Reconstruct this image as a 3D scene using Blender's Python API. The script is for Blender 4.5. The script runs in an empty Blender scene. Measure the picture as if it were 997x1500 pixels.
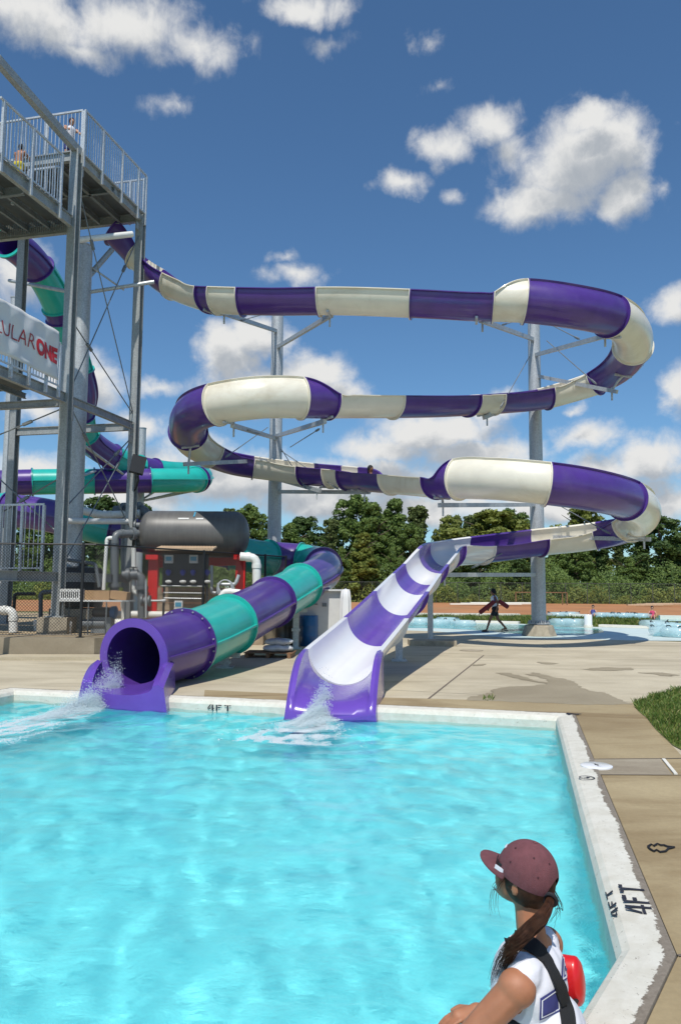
import bpy, bmesh, math, random
from mathutils import Vector, Matrix, Euler
from mathutils.bvhtree import BVHTree
import numpy as np
random.seed(7); rng = np.random.default_rng(7)
R = math.radians; PI = math.pi
sc = bpy.context.scene
C = sc.collection
V = Vector
# ------------------------------------------------------------------ camera
F = 1140.0; CX, CY = 498.5, 750.0
PITCH = R(5.56); ROLL = R(0.4)
CAM = V((0, 0, 1.65))
fw = V((0, math.cos(PITCH), math.sin(PITCH)))
X0 = V((1, 0, 0)); U0 = V((0, -math.sin(PITCH), math.cos(PITCH)))
CR = math.cos(ROLL) * X0 + math.sin(ROLL) * U0
CU = -math.sin(ROLL) * X0 + math.cos(ROLL) * U0
def ray(px, py):
    return fw + CR * ((px - CX) / F) + CU * ((CY - py) / F)
def G(px, py, z=0.0):
    d = ray(px, py); t = (z - CAM.z) / d.z
    return CAM + d * t
def D(px, py, Y):
    d = ray(px, py); return CAM + d * (Y / d.y)
def proj(p):
    q = V(p) - CAM; w = q.dot(fw)
    return (CX + F * q.dot(CR) / w, CY - F * q.dot(CU) / w)
cam_d = bpy.data.cameras.new('camera'); cam = bpy.data.objects.new('camera', cam_d); C.objects.link(cam)
cam_d.sensor_fit = 'VERTICAL'; cam_d.sensor_height = 24; cam_d.lens = 24 * F / 1500
cam_d.clip_end = 3000; cam_d.clip_start = 0.05
M4 = Matrix((( CR.x, CU.x, -fw.x, CAM.x), (CR.y, CU.y, -fw.y, CAM.y), (CR.z, CU.z, -fw.z, CAM.z), (0, 0, 0, 1)))
cam.matrix_world = M4
sc.camera = cam
# ------------------------------------------------------------------ materials
def newmat(name):
    m = bpy.data.materials.new(name); m.use_nodes = True
    nt = m.node_tree; b = nt.nodes['Principled BSDF']
    return m, nt, b
def nd(nt, t, **k):
    n = nt.nodes.new(t)
    for a, v in k.items():
        if a.startswith('i_'):
            n.inputs[a[2:].replace('_', ' ')].default_value = v
        else: setattr(n, a, v)
    return n
def coords(nt, kind='Object', scale=(1, 1, 1)):
    tc = nd(nt, 'ShaderNodeTexCoord'); mp = nd(nt, 'ShaderNodeMapping')
    mp.inputs['Scale'].default_value = scale
    nt.links.new(tc.outputs[kind], mp.inputs['Vector']); return mp.outputs['Vector']
def noise(nt, vec, scale, detail=4, rough=0.55, dist=0.0):
    n = nd(nt, 'ShaderNodeTexNoise'); n.inputs['Scale'].default_value = scale
    n.inputs['Detail'].default_value = detail; n.inputs['Roughness'].default_value = rough
    n.inputs['Distortion'].default_value = dist
    if vec is not None: nt.links.new(vec, n.inputs['Vector'])
    return n.outputs['Fac']
def ramp(nt, fac, stops, interp='LINEAR'):
    r = nd(nt, 'ShaderNodeValToRGB'); cr = r.color_ramp; cr.interpolation = interp
    while len(cr.elements) < len(stops): cr.elements.new(0.5)
    for e, (p, c) in zip(cr.elements, stops):
        e.position = p; e.color = (*c, 1) if len(c) == 3 else c
    nt.links.new(fac, r.inputs['Fac']); return r.outputs['Color']
def mixc(nt, fac, a, b, mode='MIX'):
    m = nd(nt, 'ShaderNodeMix', data_type='RGBA', blend_type=mode)
    def put(s, v):
        if isinstance(v, bpy.types.NodeSocket): nt.links.new(v, s)
        elif isinstance(v, (int, float)): s.default_value = v
        else: s.default_value = (*v, 1)
    put(m.inputs[0], fac); put(m.inputs[6], a); put(m.inputs[7], b)
    return m.outputs[2]
def math_(nt, op, a, b=None, c=None, clamp=False):
    m = nd(nt, 'ShaderNodeMath', operation=op, use_clamp=clamp)
    for i, v in enumerate((a, b, c)):
        if v is None: continue
        if isinstance(v, bpy.types.NodeSocket): nt.links.new(v, m.inputs[i])
        else: m.inputs[i].default_value = v
    return m.outputs[0]
def bump(nt, b, h, strength=0.3, dist=0.02):
    n = nd(nt, 'ShaderNodeBump'); n.inputs['Strength'].default_value = strength; n.inputs['Distance'].default_value = dist
    nt.links.new(h, n.inputs['Height']); nt.links.new(n.outputs[0], b.inputs['Normal'])
def simple(name, col, rough=0.6, metal=0.0, var=0.12, scale=6.0, coat=0.0, bmp=0.0, dirt=None, dirt_amt=0.4, spec=0.5):
    m, nt, b = newmat(name)
    v = coords(nt)
    n1 = noise(nt, v, scale, 6, 0.6)
    lo = tuple(c * (1 - var) for c in col); hi = tuple(min(1, c * (1 + var)) for c in col)
    colr = ramp(nt, n1, [(0.3, lo), (0.7, hi)])
    if dirt:
        n2 = noise(nt, v, scale * 0.35, 8, 0.68, 0.6)
        msk = ramp(nt, n2, [(0.5, (0, 0, 0)), (0.72, (dirt_amt,) * 3)])
        colr = mixc(nt, msk, colr, dirt)
    nt.links.new(colr, b.inputs['Base Color'])
    b.inputs['Roughness'].default_value = rough; b.inputs['Metallic'].default_value = metal
    b.inputs['Specular IOR Level'].default_value = spec
    if coat: b.inputs['Coat Weight'].default_value = coat; b.inputs['Coat Roughness'].default_value = 0.08
    if bmp: bump(nt, b, noise(nt, v, scale * 6, 4, 0.6), bmp, 0.01)
    return m
MT = {}
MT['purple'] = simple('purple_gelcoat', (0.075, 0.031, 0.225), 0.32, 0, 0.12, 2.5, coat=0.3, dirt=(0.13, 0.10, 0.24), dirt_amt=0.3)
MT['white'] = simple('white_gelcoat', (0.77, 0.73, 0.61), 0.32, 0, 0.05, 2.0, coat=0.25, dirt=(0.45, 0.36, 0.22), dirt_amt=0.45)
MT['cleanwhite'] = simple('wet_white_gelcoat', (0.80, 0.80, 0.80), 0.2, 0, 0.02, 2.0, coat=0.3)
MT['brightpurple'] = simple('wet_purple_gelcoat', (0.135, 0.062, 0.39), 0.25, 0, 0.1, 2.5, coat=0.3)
MT['teal'] = simple('teal_gelcoat', (0.02, 0.44, 0.37), 0.3, 0, 0.08, 2.5, coat=0.3, dirt=(0.05, 0.30, 0.27), dirt_amt=0.25)
def galv(name, base, rough=0.5):
    m, nt, b = newmat(name)
    v = coords(nt)
    vo = nd(nt, 'ShaderNodeTexVoronoi'); vo.inputs['Scale'].default_value = 35; nt.links.new(v, vo.inputs['Vector'])
    sp = nd(nt, 'ShaderNodeSeparateColor'); nt.links.new(vo.outputs['Color'], sp.inputs[0])
    n1 = noise(nt, coords(nt, 'Object', (1, 1, 0.25)), 3.0, 7, 0.65)
    a = math_(nt, 'MULTIPLY', sp.outputs[0], 0.35); a = math_(nt, 'ADD', a, math_(nt, 'MULTIPLY', n1, 0.9))
    lo = tuple(c * 0.75 for c in base); hi = tuple(min(1, c * 1.25) for c in base)
    nt.links.new(ramp(nt, a, [(0.3, lo), (0.9, hi)]), b.inputs['Base Color'])
    b.inputs['Metallic'].default_value = 0.35; b.inputs['Roughness'].default_value = rough
    return m
MT['galv'] = galv('galvanised_steel', (0.46, 0.48, 0.49))
MT['steel'] = galv('dull_structural_steel', (0.34, 0.355, 0.35), 0.55)
MT['galvdark'] = galv('weathered_galvanised_steel', (0.20, 0.22, 0.23), 0.6)
MT['alu'] = galv('aluminium_rail', (0.55, 0.57, 0.58), 0.4)
MT['deckplate'] = simple('deck_plate', (0.13, 0.14, 0.14), 0.7, 0.2)
MT['concrete'] = simple('footing_concrete', (0.36, 0.31, 0.23), 0.85, 0, 0.25, 5, bmp=0.4, dirt=(0.16, 0.13, 0.09), dirt_amt=0.5)
MT['blackplastic'] = simple('black_plastic', (0.012, 0.012, 0.014), 0.35)
MT['blackpaint'] = simple('black_paint', (0.015, 0.016, 0.017), 0.45)
MT['pvcwhite'] = simple('white_pvc', (0.74, 0.74, 0.70), 0.35, 0, 0.05, 8, dirt=(0.45, 0.40, 0.30), dirt_amt=0.35)
MT['pvcgrey'] = simple('grey_pvc', (0.13, 0.145, 0.155), 0.4, 0, 0.1, 8)
MT['red'] = simple('red_paint', (0.62, 0.012, 0.010), 0.4, 0, 0.12, 8)
MT['blue'] = simple('blue_plastic', (0.01, 0.10, 0.28), 0.35, 0, 0.1, 8)
MT['pumpblue'] = simple('pump_blue', (0.01, 0.025, 0.30), 0.35)
MT['cardboard'] = simple('cardboard', (0.42, 0.26, 0.13), 0.8, 0, 0.18, 10)
MT['wood'] = simple('pallet_wood', (0.22, 0.12, 0.06), 0.8, 0, 0.35, 10)
MT['tan'] = simple('tan_roofing', (0.55, 0.40, 0.26), 0.7)
MT['paperwhite'] = simple('white_sheet', (0.62, 0.62, 0.60), 0.6, 0, 0.05)
MT['screen'] = simple('blue_screen', (0.08, 0.30, 0.45), 0.2)
MT['bag'] = simple('plastic_sack', (0.55, 0.58, 0.60), 0.35, 0, 0.15, 8)
MT['rubble'] = simple('stone_blocks', (0.34, 0.26, 0.18), 0.85, 0, 0.4, 7, bmp=0.5)
# dark resin tank with wound bands
m, nt, b = newmat('grey_tank_resin')
v = coords(nt, 'Object', (6, 0.4, 0.4)); n1 = noise(nt, v, 3, 6, 0.6); n2 = noise(nt, coords(nt), 2.2, 5, 0.6)
nt.links.new(ramp(nt, math_(nt, 'ADD', math_(nt, 'MULTIPLY', n1, 0.5), math_(nt, 'MULTIPLY', n2, 0.5)), [(0.3, (0.085, 0.083, 0.08)), (0.7, (0.14, 0.137, 0.13))]), b.inputs['Base Color'])
b.inputs['Roughness'].default_value = 0.42
MT['tank'] = m
# concrete deck
def deckmat(name, lo, hi, stain, stain_amt, wet=False):
    m, nt, b = newmat(name)
    v = coords(nt)
    n1 = noise(nt, v, 0.5, 8, 0.62, 0.4); n2 = noise(nt, v, 28, 4, 0.7); n3 = noise(nt, coords(nt, 'Object', (0.35, 1.4, 1)), 0.8, 7, 0.66, 0.8)
    c = ramp(nt, n1, [(0.3, lo), (0.7, hi)])
    c = mixc(nt, ramp(nt, n3, [(0.48, (0, 0, 0)), (0.66, (stain_amt,) * 3)]), c, stain)
    c = mixc(nt, 0.35, c, ramp(nt, n2, [(0.3, (0.62, 0.62, 0.62)), (0.7, (1.0, 1.0, 1.0))]), 'MULTIPLY')
    nt.links.new(c, b.inputs['Base Color'])
    b.inputs['Roughness'].default_value = 0.7 if wet else 0.82
    bump(nt, b, n2, 0.25, 0.004)
    return m
MT['deck'] = deckmat('light_concrete', (0.45, 0.385, 0.265), (0.62, 0.545, 0.395), (0.30, 0.25, 0.17), 0.55)
MT['deckbrown'] = deckmat('tan_stained_concrete', (0.29, 0.215, 0.11), (0.44, 0.35, 0.20), (0.215, 0.145, 0.065), 0.8)
MT['wet'] = deckmat('wet_concrete', (0.29, 0.24, 0.155), (0.38, 0.32, 0.215), (0.23, 0.18, 0.105), 0.4, wet=True)
MT['wall'] = deckmat('wall_concrete', (0.27, 0.225, 0.155), (0.42, 0.36, 0.265), (0.20, 0.155, 0.10), 0.6)
MT['joint'] = simple('joint_filler', (0.15, 0.12, 0.09), 0.9)
MT['gravel'] = simple('sandy_ground', (0.40, 0.31, 0.19), 0.95, 0, 0.25, 3, bmp=0.5, dirt=(0.22, 0.15, 0.08), dirt_amt=0.6)
MT['clay'] = simple('clay_dirt', (0.41, 0.18, 0.07), 0.95, 0, 0.2, 0.25, dirt=(0.30, 0.22, 0.10), dirt_amt=0.7)
MT['lawn'] = simple('lawn', (0.115, 0.15, 0.035), 0.95, 0, 0.35, 1.2, dirt=(0.19, 0.16, 0.06), dirt_amt=0.6)
MT['ground'] = simple('field_ground', (0.14, 0.15, 0.05), 0.95, 0, 0.3, 0.2, dirt=(0.25, 0.17, 0.08), dirt_amt=0.6)
MT['riveredge'] = simple('pale_blue_river_paint', (0.55, 0.65, 0.63), 0.6, 0, 0.06, 3, dirt=(0.45, 0.45, 0.38), dirt_amt=0.3)
MT['curbwhite'] = simple('white_kerb_paint', (0.74, 0.71, 0.62), 0.6, 0, 0.06, 3)
# ------------------------------------------------------------------ mesh builder
class MB:
    def __init__(s): s.v = []; s.f = []
    def add(s, vs, fs):
        o = len(s.v); s.v += [tuple(p) for p in vs]; s.f += [tuple(i + o for i in f) for f in fs]; return s
    def box(s, c, size, rot=None):
        hx, hy, hz = (q / 2 for q in size); c = V(c)
        vs = [V((x, y, z)) for z in (-hz, hz) for x, y in ((-hx, -hy), (hx, -hy), (hx, hy), (-hx, hy))]
        if rot is not None: vs = [rot @ p for p in vs]
        return s.add([c + p for p in vs], [(3, 2, 1, 0), (4, 5, 6, 7), (0, 1, 5, 4), (1, 2, 6, 5), (2, 3, 7, 6), (3, 0, 4, 7)])
    def bar(s, p0, p1, w, h, up=(0, 0, 1)):
        p0, p1 = V(p0), V(p1); d = (p1 - p0); L = d.length
        if L < 1e-6: return s
        d.normalize(); up = V(up)
        if abs(d.dot(up)) > 0.98: up = V((0, 1, 0))
        sd = d.cross(up).normalized(); u2 = sd.cross(d).normalized()
        rot = Matrix((sd, d, u2)).transposed()
        return s.box((p0 + p1) / 2, (w, L, h), rot)
    def ibeam(s, p0, p1, w, h, up=(0, 0, 1), t=0.02):
        p0, p1 = V(p0), V(p1); d = (p1 - p0).normalized(); up = V(up)
        if abs(d.dot(up)) > 0.98: up = V((0, 1, 0))
        sd = d.cross(up).normalized(); u2 = sd.cross(d).normalized()
        s.bar(p0 + u2 * (h / 2 - t / 2), p1 + u2 * (h / 2 - t / 2), w, t, up)
        s.bar(p0 - u2 * (h / 2 - t / 2), p1 - u2 * (h / 2 - t / 2), w, t, up)
        s.bar(p0, p1, t, h - 2 * t, up); return s
    def tube(s, pts, r, n=10, cap=True):
        pts = [V(p) for p in pts]
        if not isinstance(r, (list, tuple)): r = [r] * len(pts)
        rings = []; prev = None
        for i, p in enumerate(pts):
            a = pts[max(i - 1, 0)]; b = pts[min(i + 1, len(pts) - 1)]; d = (b - a).normalized()
            if prev is None:
                ref = V((0, 0, 1)) if abs(d.z) < 0.9 else V((1, 0, 0)); e = d.cross(ref).normalized()
            else: e = (prev - d * prev.dot(d)).normalized()
            prev = e; g = d.cross(e)
            rings.append([p + (e * math.cos(2 * PI * k / n) + g * math.sin(2 * PI * k / n)) * r[i] for k in range(n)])
        vs = [q for rg in rings for q in rg]; fs = []
        for i in range(len(pts) - 1):
            for k in range(n):
                k2 = (k + 1) % n; fs.append((i * n + k, i * n + k2, (i + 1) * n + k2, (i + 1) * n + k))
        if cap:
            fs.append(tuple(range(n))[::-1]); fs.append(tuple((len(pts) - 1) * n + k for k in range(n)))
        return s.add(vs, fs)
    def lathe(s, c, prof, n=16, axis=(0, 0, 1)):
        ax = V(axis).normalized(); c = V(c)
        return s.tube([c + ax * z for r_, z in prof], [max(r_, 1e-4) for r_, z in prof], n)
    def loft(s, loops, closed=True, caps=False):
        n = len(loops[0]); vs = [p for L in loops for p in L]; fs = []
        m_ = n if closed else n - 1
        for i in range(len(loops) - 1):
            for k in range(m_):
                k2 = (k + 1) % n; fs.append((i * n + k, i * n + k2, (i + 1) * n + k2, (i + 1) * n + k))
        if caps: fs.append(tuple(range(n))[::-1]); fs.append(tuple((len(loops) - 1) * n + k for k in range(n)))
        return s.add(vs, fs)
    def torus(s, c, R_, r, nu=24, nv=10, rot=None, squash=1.0):
        c = V(c); loops = []
        for i in range(nu + 1):
            a = 2 * PI * i / nu; L = []
            for j in range(nv):
                b_ = 2 * PI * j / nv; p = V(((R_ + r * math.cos(b_)) * math.cos(a), (R_ + r * math.cos(b_)) * math.sin(a), r * squash * math.sin(b_)))
                if rot is not None: p = rot @ p
                L.append(c + p)
            loops.append(L)
        return s.loft(loops)
ORG = {}
def link(name, me, mat, parent=None, smooth=False):
    o = bpy.data.objects.new(name, me); C.objects.link(o)
    if mat is not None:
        for mm in (mat if isinstance(mat, (list, tuple)) else [mat]): me.materials.append(mm)
    if smooth:
        me.polygons.foreach_set('use_smooth', [True] * len(me.polygons))
        try: me.set_sharp_from_angle(angle=R(40))
        except Exception: pass
    if parent is not None: o.parent = parent
    return o
def obj(name, mb, mat, parent=None, smooth=False, recalc=True):
    me = bpy.data.meshes.new(name)
    org = ORG.get(parent.name, V((0, 0, 0))) if parent is not None else V((0, 0, 0))
    me.from_pydata([tuple(V(p) - org) for p in mb.v], [], mb.f); me.validate(); me.update()
    if recalc:
        bm = bmesh.new(); bm.from_mesh(me); bmesh.ops.recalc_face_normals(bm, faces=bm.faces); bm.to_mesh(me); bm.free()
    o = link(name, me, mat, parent, smooth); ORG[o.name] = org
    return o
def thing(name, loc, label, cat, group=None):
    o = bpy.data.objects.new(name, None); C.objects.link(o); o.location = loc; o.empty_display_size = 0.2
    o['label'] = label; o['category'] = cat
    if group: o['group'] = group
    ORG[o.name] = V(loc); return o
def tag(o, label=None, cat=None, group=None, kind=None):
    if label: o['label'] = label
    if cat: o['category'] = cat
    if group: o['group'] = group
    if kind: o['kind'] = kind
    return o
def struct(name, mb, mat, smooth=False):
    o = obj(name, mb, mat, None, smooth, recalc=False); o['kind'] = 'structure'; return o
def sheet(name, pts, z, mat):
    mb = MB(); mb.add([(p[0], p[1], z) for p in pts], [tuple(range(len(pts)))])
    me = bpy.data.meshes.new(name); me.from_pydata(mb.v, [], mb.f)
    bm = bmesh.new(); bm.from_mesh(me)
    for f in bm.faces:
        f.normal_update()
        if f.normal.z < 0: f.normal_flip()
    bmesh.ops.triangulate(bm, faces=bm.faces); bm.to_mesh(me); bm.free()
    o = link(name, me, mat); o['kind'] = 'structure'; return o
# ------------------------------------------------------------------ light and sky
SUN_EL, SUN_AZ = R(59), R(190)       # azimuth measured from +Y clockwise: the sun stands behind the viewer's left
sund = V((math.sin(SUN_AZ) * math.cos(SUN_EL), math.cos(SUN_AZ) * math.cos(SUN_EL), math.sin(SUN_EL)))
sl = bpy.data.lights.new('sun', 'SUN'); sl.energy = 4.2; sl.angle = R(0.53); sl.color = (1.0, 0.955, 0.88)
so = bpy.data.objects.new('sun', sl); C.objects.link(so); so.rotation_euler = (-sund).to_track_quat('-Z', 'Y').to_euler()
so.location = (0, 0, 60)
w = bpy.data.worlds.new('World'); sc.world = w; w.use_nodes = True
wt = w.node_tree; wt.nodes.clear()
out = nd(wt, 'ShaderNodeOutputWorld'); bg = nd(wt, 'ShaderNodeBackground'); bg.inputs['Strength'].default_value = 0.105
sky = nd(wt, 'ShaderNodeTexSky', sky_type='NISHITA', sun_disc=False, sun_elevation=SUN_EL, sun_rotation=SUN_AZ)
sky.altitude = 200; sky.air_density = 1.0; sky.dust_density = 0.4; sky.ozone_density = 3.0
# clouds: a density group in (azimuth, elevation), read twice to shade the undersides
def azel(px, py):
    d = ray(px, py).normalized(); return math.atan2(d.x, d.y), math.asin(d.z)
BL = [ # px, py, rx, ry, strength
 (850,235,112,88,1),(905,215,70,58,1),(795,300,95,42,1),(915,285,55,50,1),(865,180,60,35,1),(715,185,55,38,.75),(652,212,52,36,.8),(585,265,42,24,.75),(745,225,45,45,.6),(662,290,22,14,.4),
 (50,20,150,62,.9),(190,40,130,58,.85),(285,65,90,45,.7),(120,75,80,30,.6),(450,8,85,30,.8),(250,152,45,20,.38),(478,62,48,24,.42),(625,65,35,20,.35),(640,130,30,18,.33),
 (988,445,52,32,.8),(1000,575,42,50,.9),(840,602,24,12,.5),(415,378,28,12,.55),(430,402,65,20,.6),
 (335,520,52,56,.95),(375,492,62,34,.9),(450,550,72,38,.95),(395,570,115,42,.9),(490,585,60,35,.8),
 (30,400,66,62,.9),(120,560,75,52,.9),(225,565,45,16,.5),(60,600,60,24,.7),(200,620,60,30,.7),
 (640,632,112,36,.95),(730,595,62,26,.8),(560,655,90,30,.8),(955,668,80,38,.95),(880,690,70,30,.85),(700,665,110,34,.85),
 (350,700,160,48,.95),(560,700,120,40,.9),(860,640,60,26,.7),(250,690,90,40,.8),(900,720,110,40,.9),(470,735,130,38,.9),(200,725,110,38,.85),(620,745,150,36,.85),(800,740,130,36,.85),(60,690,80,35,.75),(960,740,90,34,.9),(290,655,70,26,.7)]
g = bpy.data.node_groups.new('cloud_density', 'ShaderNodeTree')
g.interface.new_socket(name='P', in_out='INPUT', socket_type='NodeSocketVector')
g.interface.new_socket(name='D', in_out='OUTPUT', socket_type='NodeSocketFloat')
gi = g.nodes.new('NodeGroupInput'); go = g.nodes.new('NodeGroupOutput')
wn = nd(g, 'ShaderNodeTexNoise'); wn.inputs['Scale'].default_value = 16; wn.inputs['Detail'].default_value = 5; wn.inputs['Roughness'].default_value = .6
g.links.new(gi.outputs[0], wn.inputs['Vector'])
s1 = nd(g, 'ShaderNodeVectorMath', operation='SUBTRACT'); g.links.new(wn.outputs['Color'], s1.inputs[0]); s1.inputs[1].default_value = (.5, .5, .5)
s2 = nd(g, 'ShaderNodeVectorMath', operation='MULTIPLY_ADD'); g.links.new(s1.outputs[0], s2.inputs[0]); s2.inputs[1].default_value = (.06, .042, 0); g.links.new(gi.outputs[0], s2.inputs[2])
cur = None
for px, py, rx, ry, st in BL:
    a, e = azel(px, py); a2, _ = azel(px + rx, py); _, e2 = azel(px, py - ry)
    a1 = nd(g, 'ShaderNodeVectorMath', operation='SUBTRACT'); g.links.new(s2.outputs[0], a1.inputs[0]); a1.inputs[1].default_value = (a, e, 0)
    b1 = nd(g, 'ShaderNodeVectorMath', operation='MULTIPLY'); g.links.new(a1.outputs[0], b1.inputs[0]); b1.inputs[1].default_value = (1 / abs(a2 - a), 1 / abs(e2 - e), 0)
    c1 = nd(g, 'ShaderNodeVectorMath', operation='LENGTH'); g.links.new(b1.outputs[0], c1.inputs[0])
    d1 = math_(g, 'SUBTRACT', 1.22, c1.outputs['Value']); d1 = math_(g, 'MULTIPLY', d1, st * (1.15 if py > 480 else 1))
    cur = d1 if cur is None else math_(g, 'MAXIMUM', cur, d1)
# loose cumulus low over the horizon all round (beyond the placed ones)
sx = nd(g, 'ShaderNodeSeparateXYZ'); g.links.new(gi.outputs[0], sx.inputs[0])
vm = nd(g, 'ShaderNodeVectorMath', operation='MULTIPLY'); g.links.new(gi.outputs[0], vm.inputs[0]); vm.inputs[1].default_value = (1, 2.2, 1)
gn = nd(g, 'ShaderNodeTexNoise'); gn.inputs['Scale'].default_value = 4.2; gn.inputs['Detail'].default_value = 6; g.links.new(vm.outputs[0], gn.inputs['Vector'])
lowm = math_(g, 'SUBTRACT', 1.0, math_(g, 'MULTIPLY', sx.outputs[1], 2.2))
side = math_(g, 'SUBTRACT', math_(g, 'MULTIPLY', math_(g, 'ABSOLUTE', sx.outputs[0]), 3.0), 1.4, clamp=True)
gen = math_(g, 'MULTIPLY', math_(g, 'SUBTRACT', math_(g, 'ADD', gn.outputs['Fac'], math_(g, 'MULTIPLY', lowm, .12)), .55), math_(g, 'MULTIPLY', side, 3.0))
gen = math_(g, 'SUBTRACT', gen, math_(g, 'SUBTRACT', .8, math_(g, 'MULTIPLY', side, .8)))
cur = math_(g, 'MAXIMUM', cur, gen)
fn = nd(g, 'ShaderNodeTexNoise'); fn.inputs['Scale'].default_value = 26; fn.inputs['Detail'].default_value = 8; fn.inputs['Roughness'].default_value = .62; fn.inputs['Distortion'].default_value = .3
g.links.new(gi.outputs[0], fn.inputs['Vector'])
cur = math_(g, 'MINIMUM', cur, .95)
fin = math_(g, 'ADD', cur, math_(g, 'MULTIPLY', math_(g, 'SUBTRACT', fn.outputs['Fac'], .52), 1.05))
g.links.new(fin, go.inputs[0])
tc = nd(wt, 'ShaderNodeTexCoord'); sp = nd(wt, 'ShaderNodeSeparateXYZ'); wt.links.new(tc.outputs['Generated'], sp.inputs[0])
az = math_(wt, 'ARCTAN2', sp.outputs[0], sp.outputs[1]); el = math_(wt, 'ARCSINE', sp.outputs[2])
cb = nd(wt, 'ShaderNodeCombineXYZ'); wt.links.new(az, cb.inputs[0]); wt.links.new(el, cb.inputs[1])
g1 = nd(wt, 'ShaderNodeGroup', node_tree=g); wt.links.new(cb.outputs[0], g1.inputs[0])
up = nd(wt, 'ShaderNodeVectorMath', operation='ADD'); wt.links.new(cb.outputs[0], up.inputs[0]); up.inputs[1].default_value = (-.008, .030, 0)
g2 = nd(wt, 'ShaderNodeGroup', node_tree=g); wt.links.new(up.outputs[0], g2.inputs[0])
mr = nd(wt, 'ShaderNodeMapRange', interpolation_type='SMOOTHSTEP'); mr.inputs['From Min'].default_value = .06; mr.inputs['From Max'].default_value = .85
wt.links.new(g1.outputs[0], mr.inputs['Value'])
sh = nd(wt, 'ShaderNodeMapRange', interpolation_type='SMOOTHSTEP'); sh.inputs['From Min'].default_value = .25; sh.inputs['From Max'].default_value = 1.0
wt.links.new(g2.outputs[0], sh.inputs['Value'])
ccol = mixc(wt, sh.outputs[0], (7.6, 7.6, 7.5), (3.9, 4.25, 4.7))
elv = nd(wt, 'ShaderNodeMapRange'); elv.inputs['From Min'].default_value = .0; elv.inputs['From Max'].default_value = .02; wt.links.new(el, elv.inputs['Value'])
cf = math_(wt, 'MULTIPLY', mr.outputs[0], elv.outputs[0])
SKY_GAIN = (0.72, 0.98, 1.12)
skc = mixc(wt, 1.0, sky.outputs[0], SKY_GAIN, 'MULTIPLY')
wt.links.new(mixc(wt, cf, skc, ccol), bg.inputs['Color']); wt.links.new(bg.outputs[0], out.inputs[0])
w.cycles.sampling_method = 'MANUAL'; w.cycles.sample_map_resolution = 512
sc.view_settings.view_transform = 'Standard'; sc.view_settings.look = 'None'; sc.view_settings.gamma = 1; sc.view_settings.exposure = 0.0
sc.render.engine = 'CYCLES'
sc.cycles.use_denoising = True
try: sc.cycles.denoiser = 'OPENIMAGEDENOISE'
except Exception: pass
sc.cycles.max_bounces = 8; sc.cycles.transparent_max_bounces = 16
sc.cycles.sample_clamp_indirect = 6
# ================================================================== GROUND
pts = [(-400, -60), (400, -60), (400, 600), (-400, 600)]
# --- pool outline (inner top edge of coping, deck level)
def LX(a, b, x):   # point on line a->b at X=x
    t = (x - a.x) / (b.x - a.x); return a + (b - a) * t
PW = -0.15   # water level
c_fl = G(20, 1011); c_fr = G(820, 1048.5); c_r = G(922, 1390); c_d = G(855, 1500)
l2 = G(0, 1015); c_l = c_fl + (l2 - c_fl).normalized() * 11
c_n = c_r + (c_d - c_r).normalized() * 7.5
c_nl = V((c_l.x + 1, c_n.y - 1.0, 0))
POOL = [c_fl, c_fr, c_r, c_n, c_nl, c_l]      # clockwise from above
def offset_poly(P, d):
    n = len(P); outp = []
    for i in range(n):
        a, b_, c = P[i - 1], P[i], P[(i + 1) % n]
        d1 = (b_ - a).normalized(); d2 = (c - b_).normalized()
        n1 = V((-d1.y, d1.x, 0)); n2 = V((-d2.y, d2.x, 0))     # outward for clockwise
        bis = (n1 + n2); bis = bis / bis.length; k = d / max(0.35, bis.dot(n1)); outp.append(b_ + bis * k)
    return outp
OUT = offset_poly(POOL, 0.20)
# deck with a pool-shaped hole: bridge the outer rectangle to the hole
def holed(name, outer, hole, z, mat, zhole=None):
    bm = bmesh.new()
    ov = [bm.verts.new((p[0], p[1], z)) for p in outer]; hv = [bm.verts.new((p[0], p[1], z)) for p in hole]
    ed = [bm.edges.new((ov[i], ov[(i + 1) % len(ov)])) for i in range(len(ov))] + [bm.edges.new((hv[i], hv[(i + 1) % len(hv)])) for i in range(len(hv))]
    bmesh.ops.triangle_fill(bm, use_beauty=True, use_dissolve=False, edges=ed)
    for f in bm.faces:
        f.normal_update()
        if f.normal.z < 0: f.normal_flip()
    me = bpy.data.meshes.new(name); bm.to_mesh(me); bm.free()
    o = link(name, me, mat); o['kind'] = 'structure'; return o
ground = holed('ground', [(-900, -300), (900, -300), (900, 1500), (-900, 1500)], OUT, -0.03, MT['ground'])
dk = [(-30, -8), (30, -8), G(1500, 945), G(997, 940), G(880, 937), G(740, 934), G(640, 925), G(560, 922), G(460, 922), (-30, 30)]
deck = holed('pool_deck', [(p[0], p[1]) for p in dk], OUT, 0.0, MT['deck'])
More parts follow.
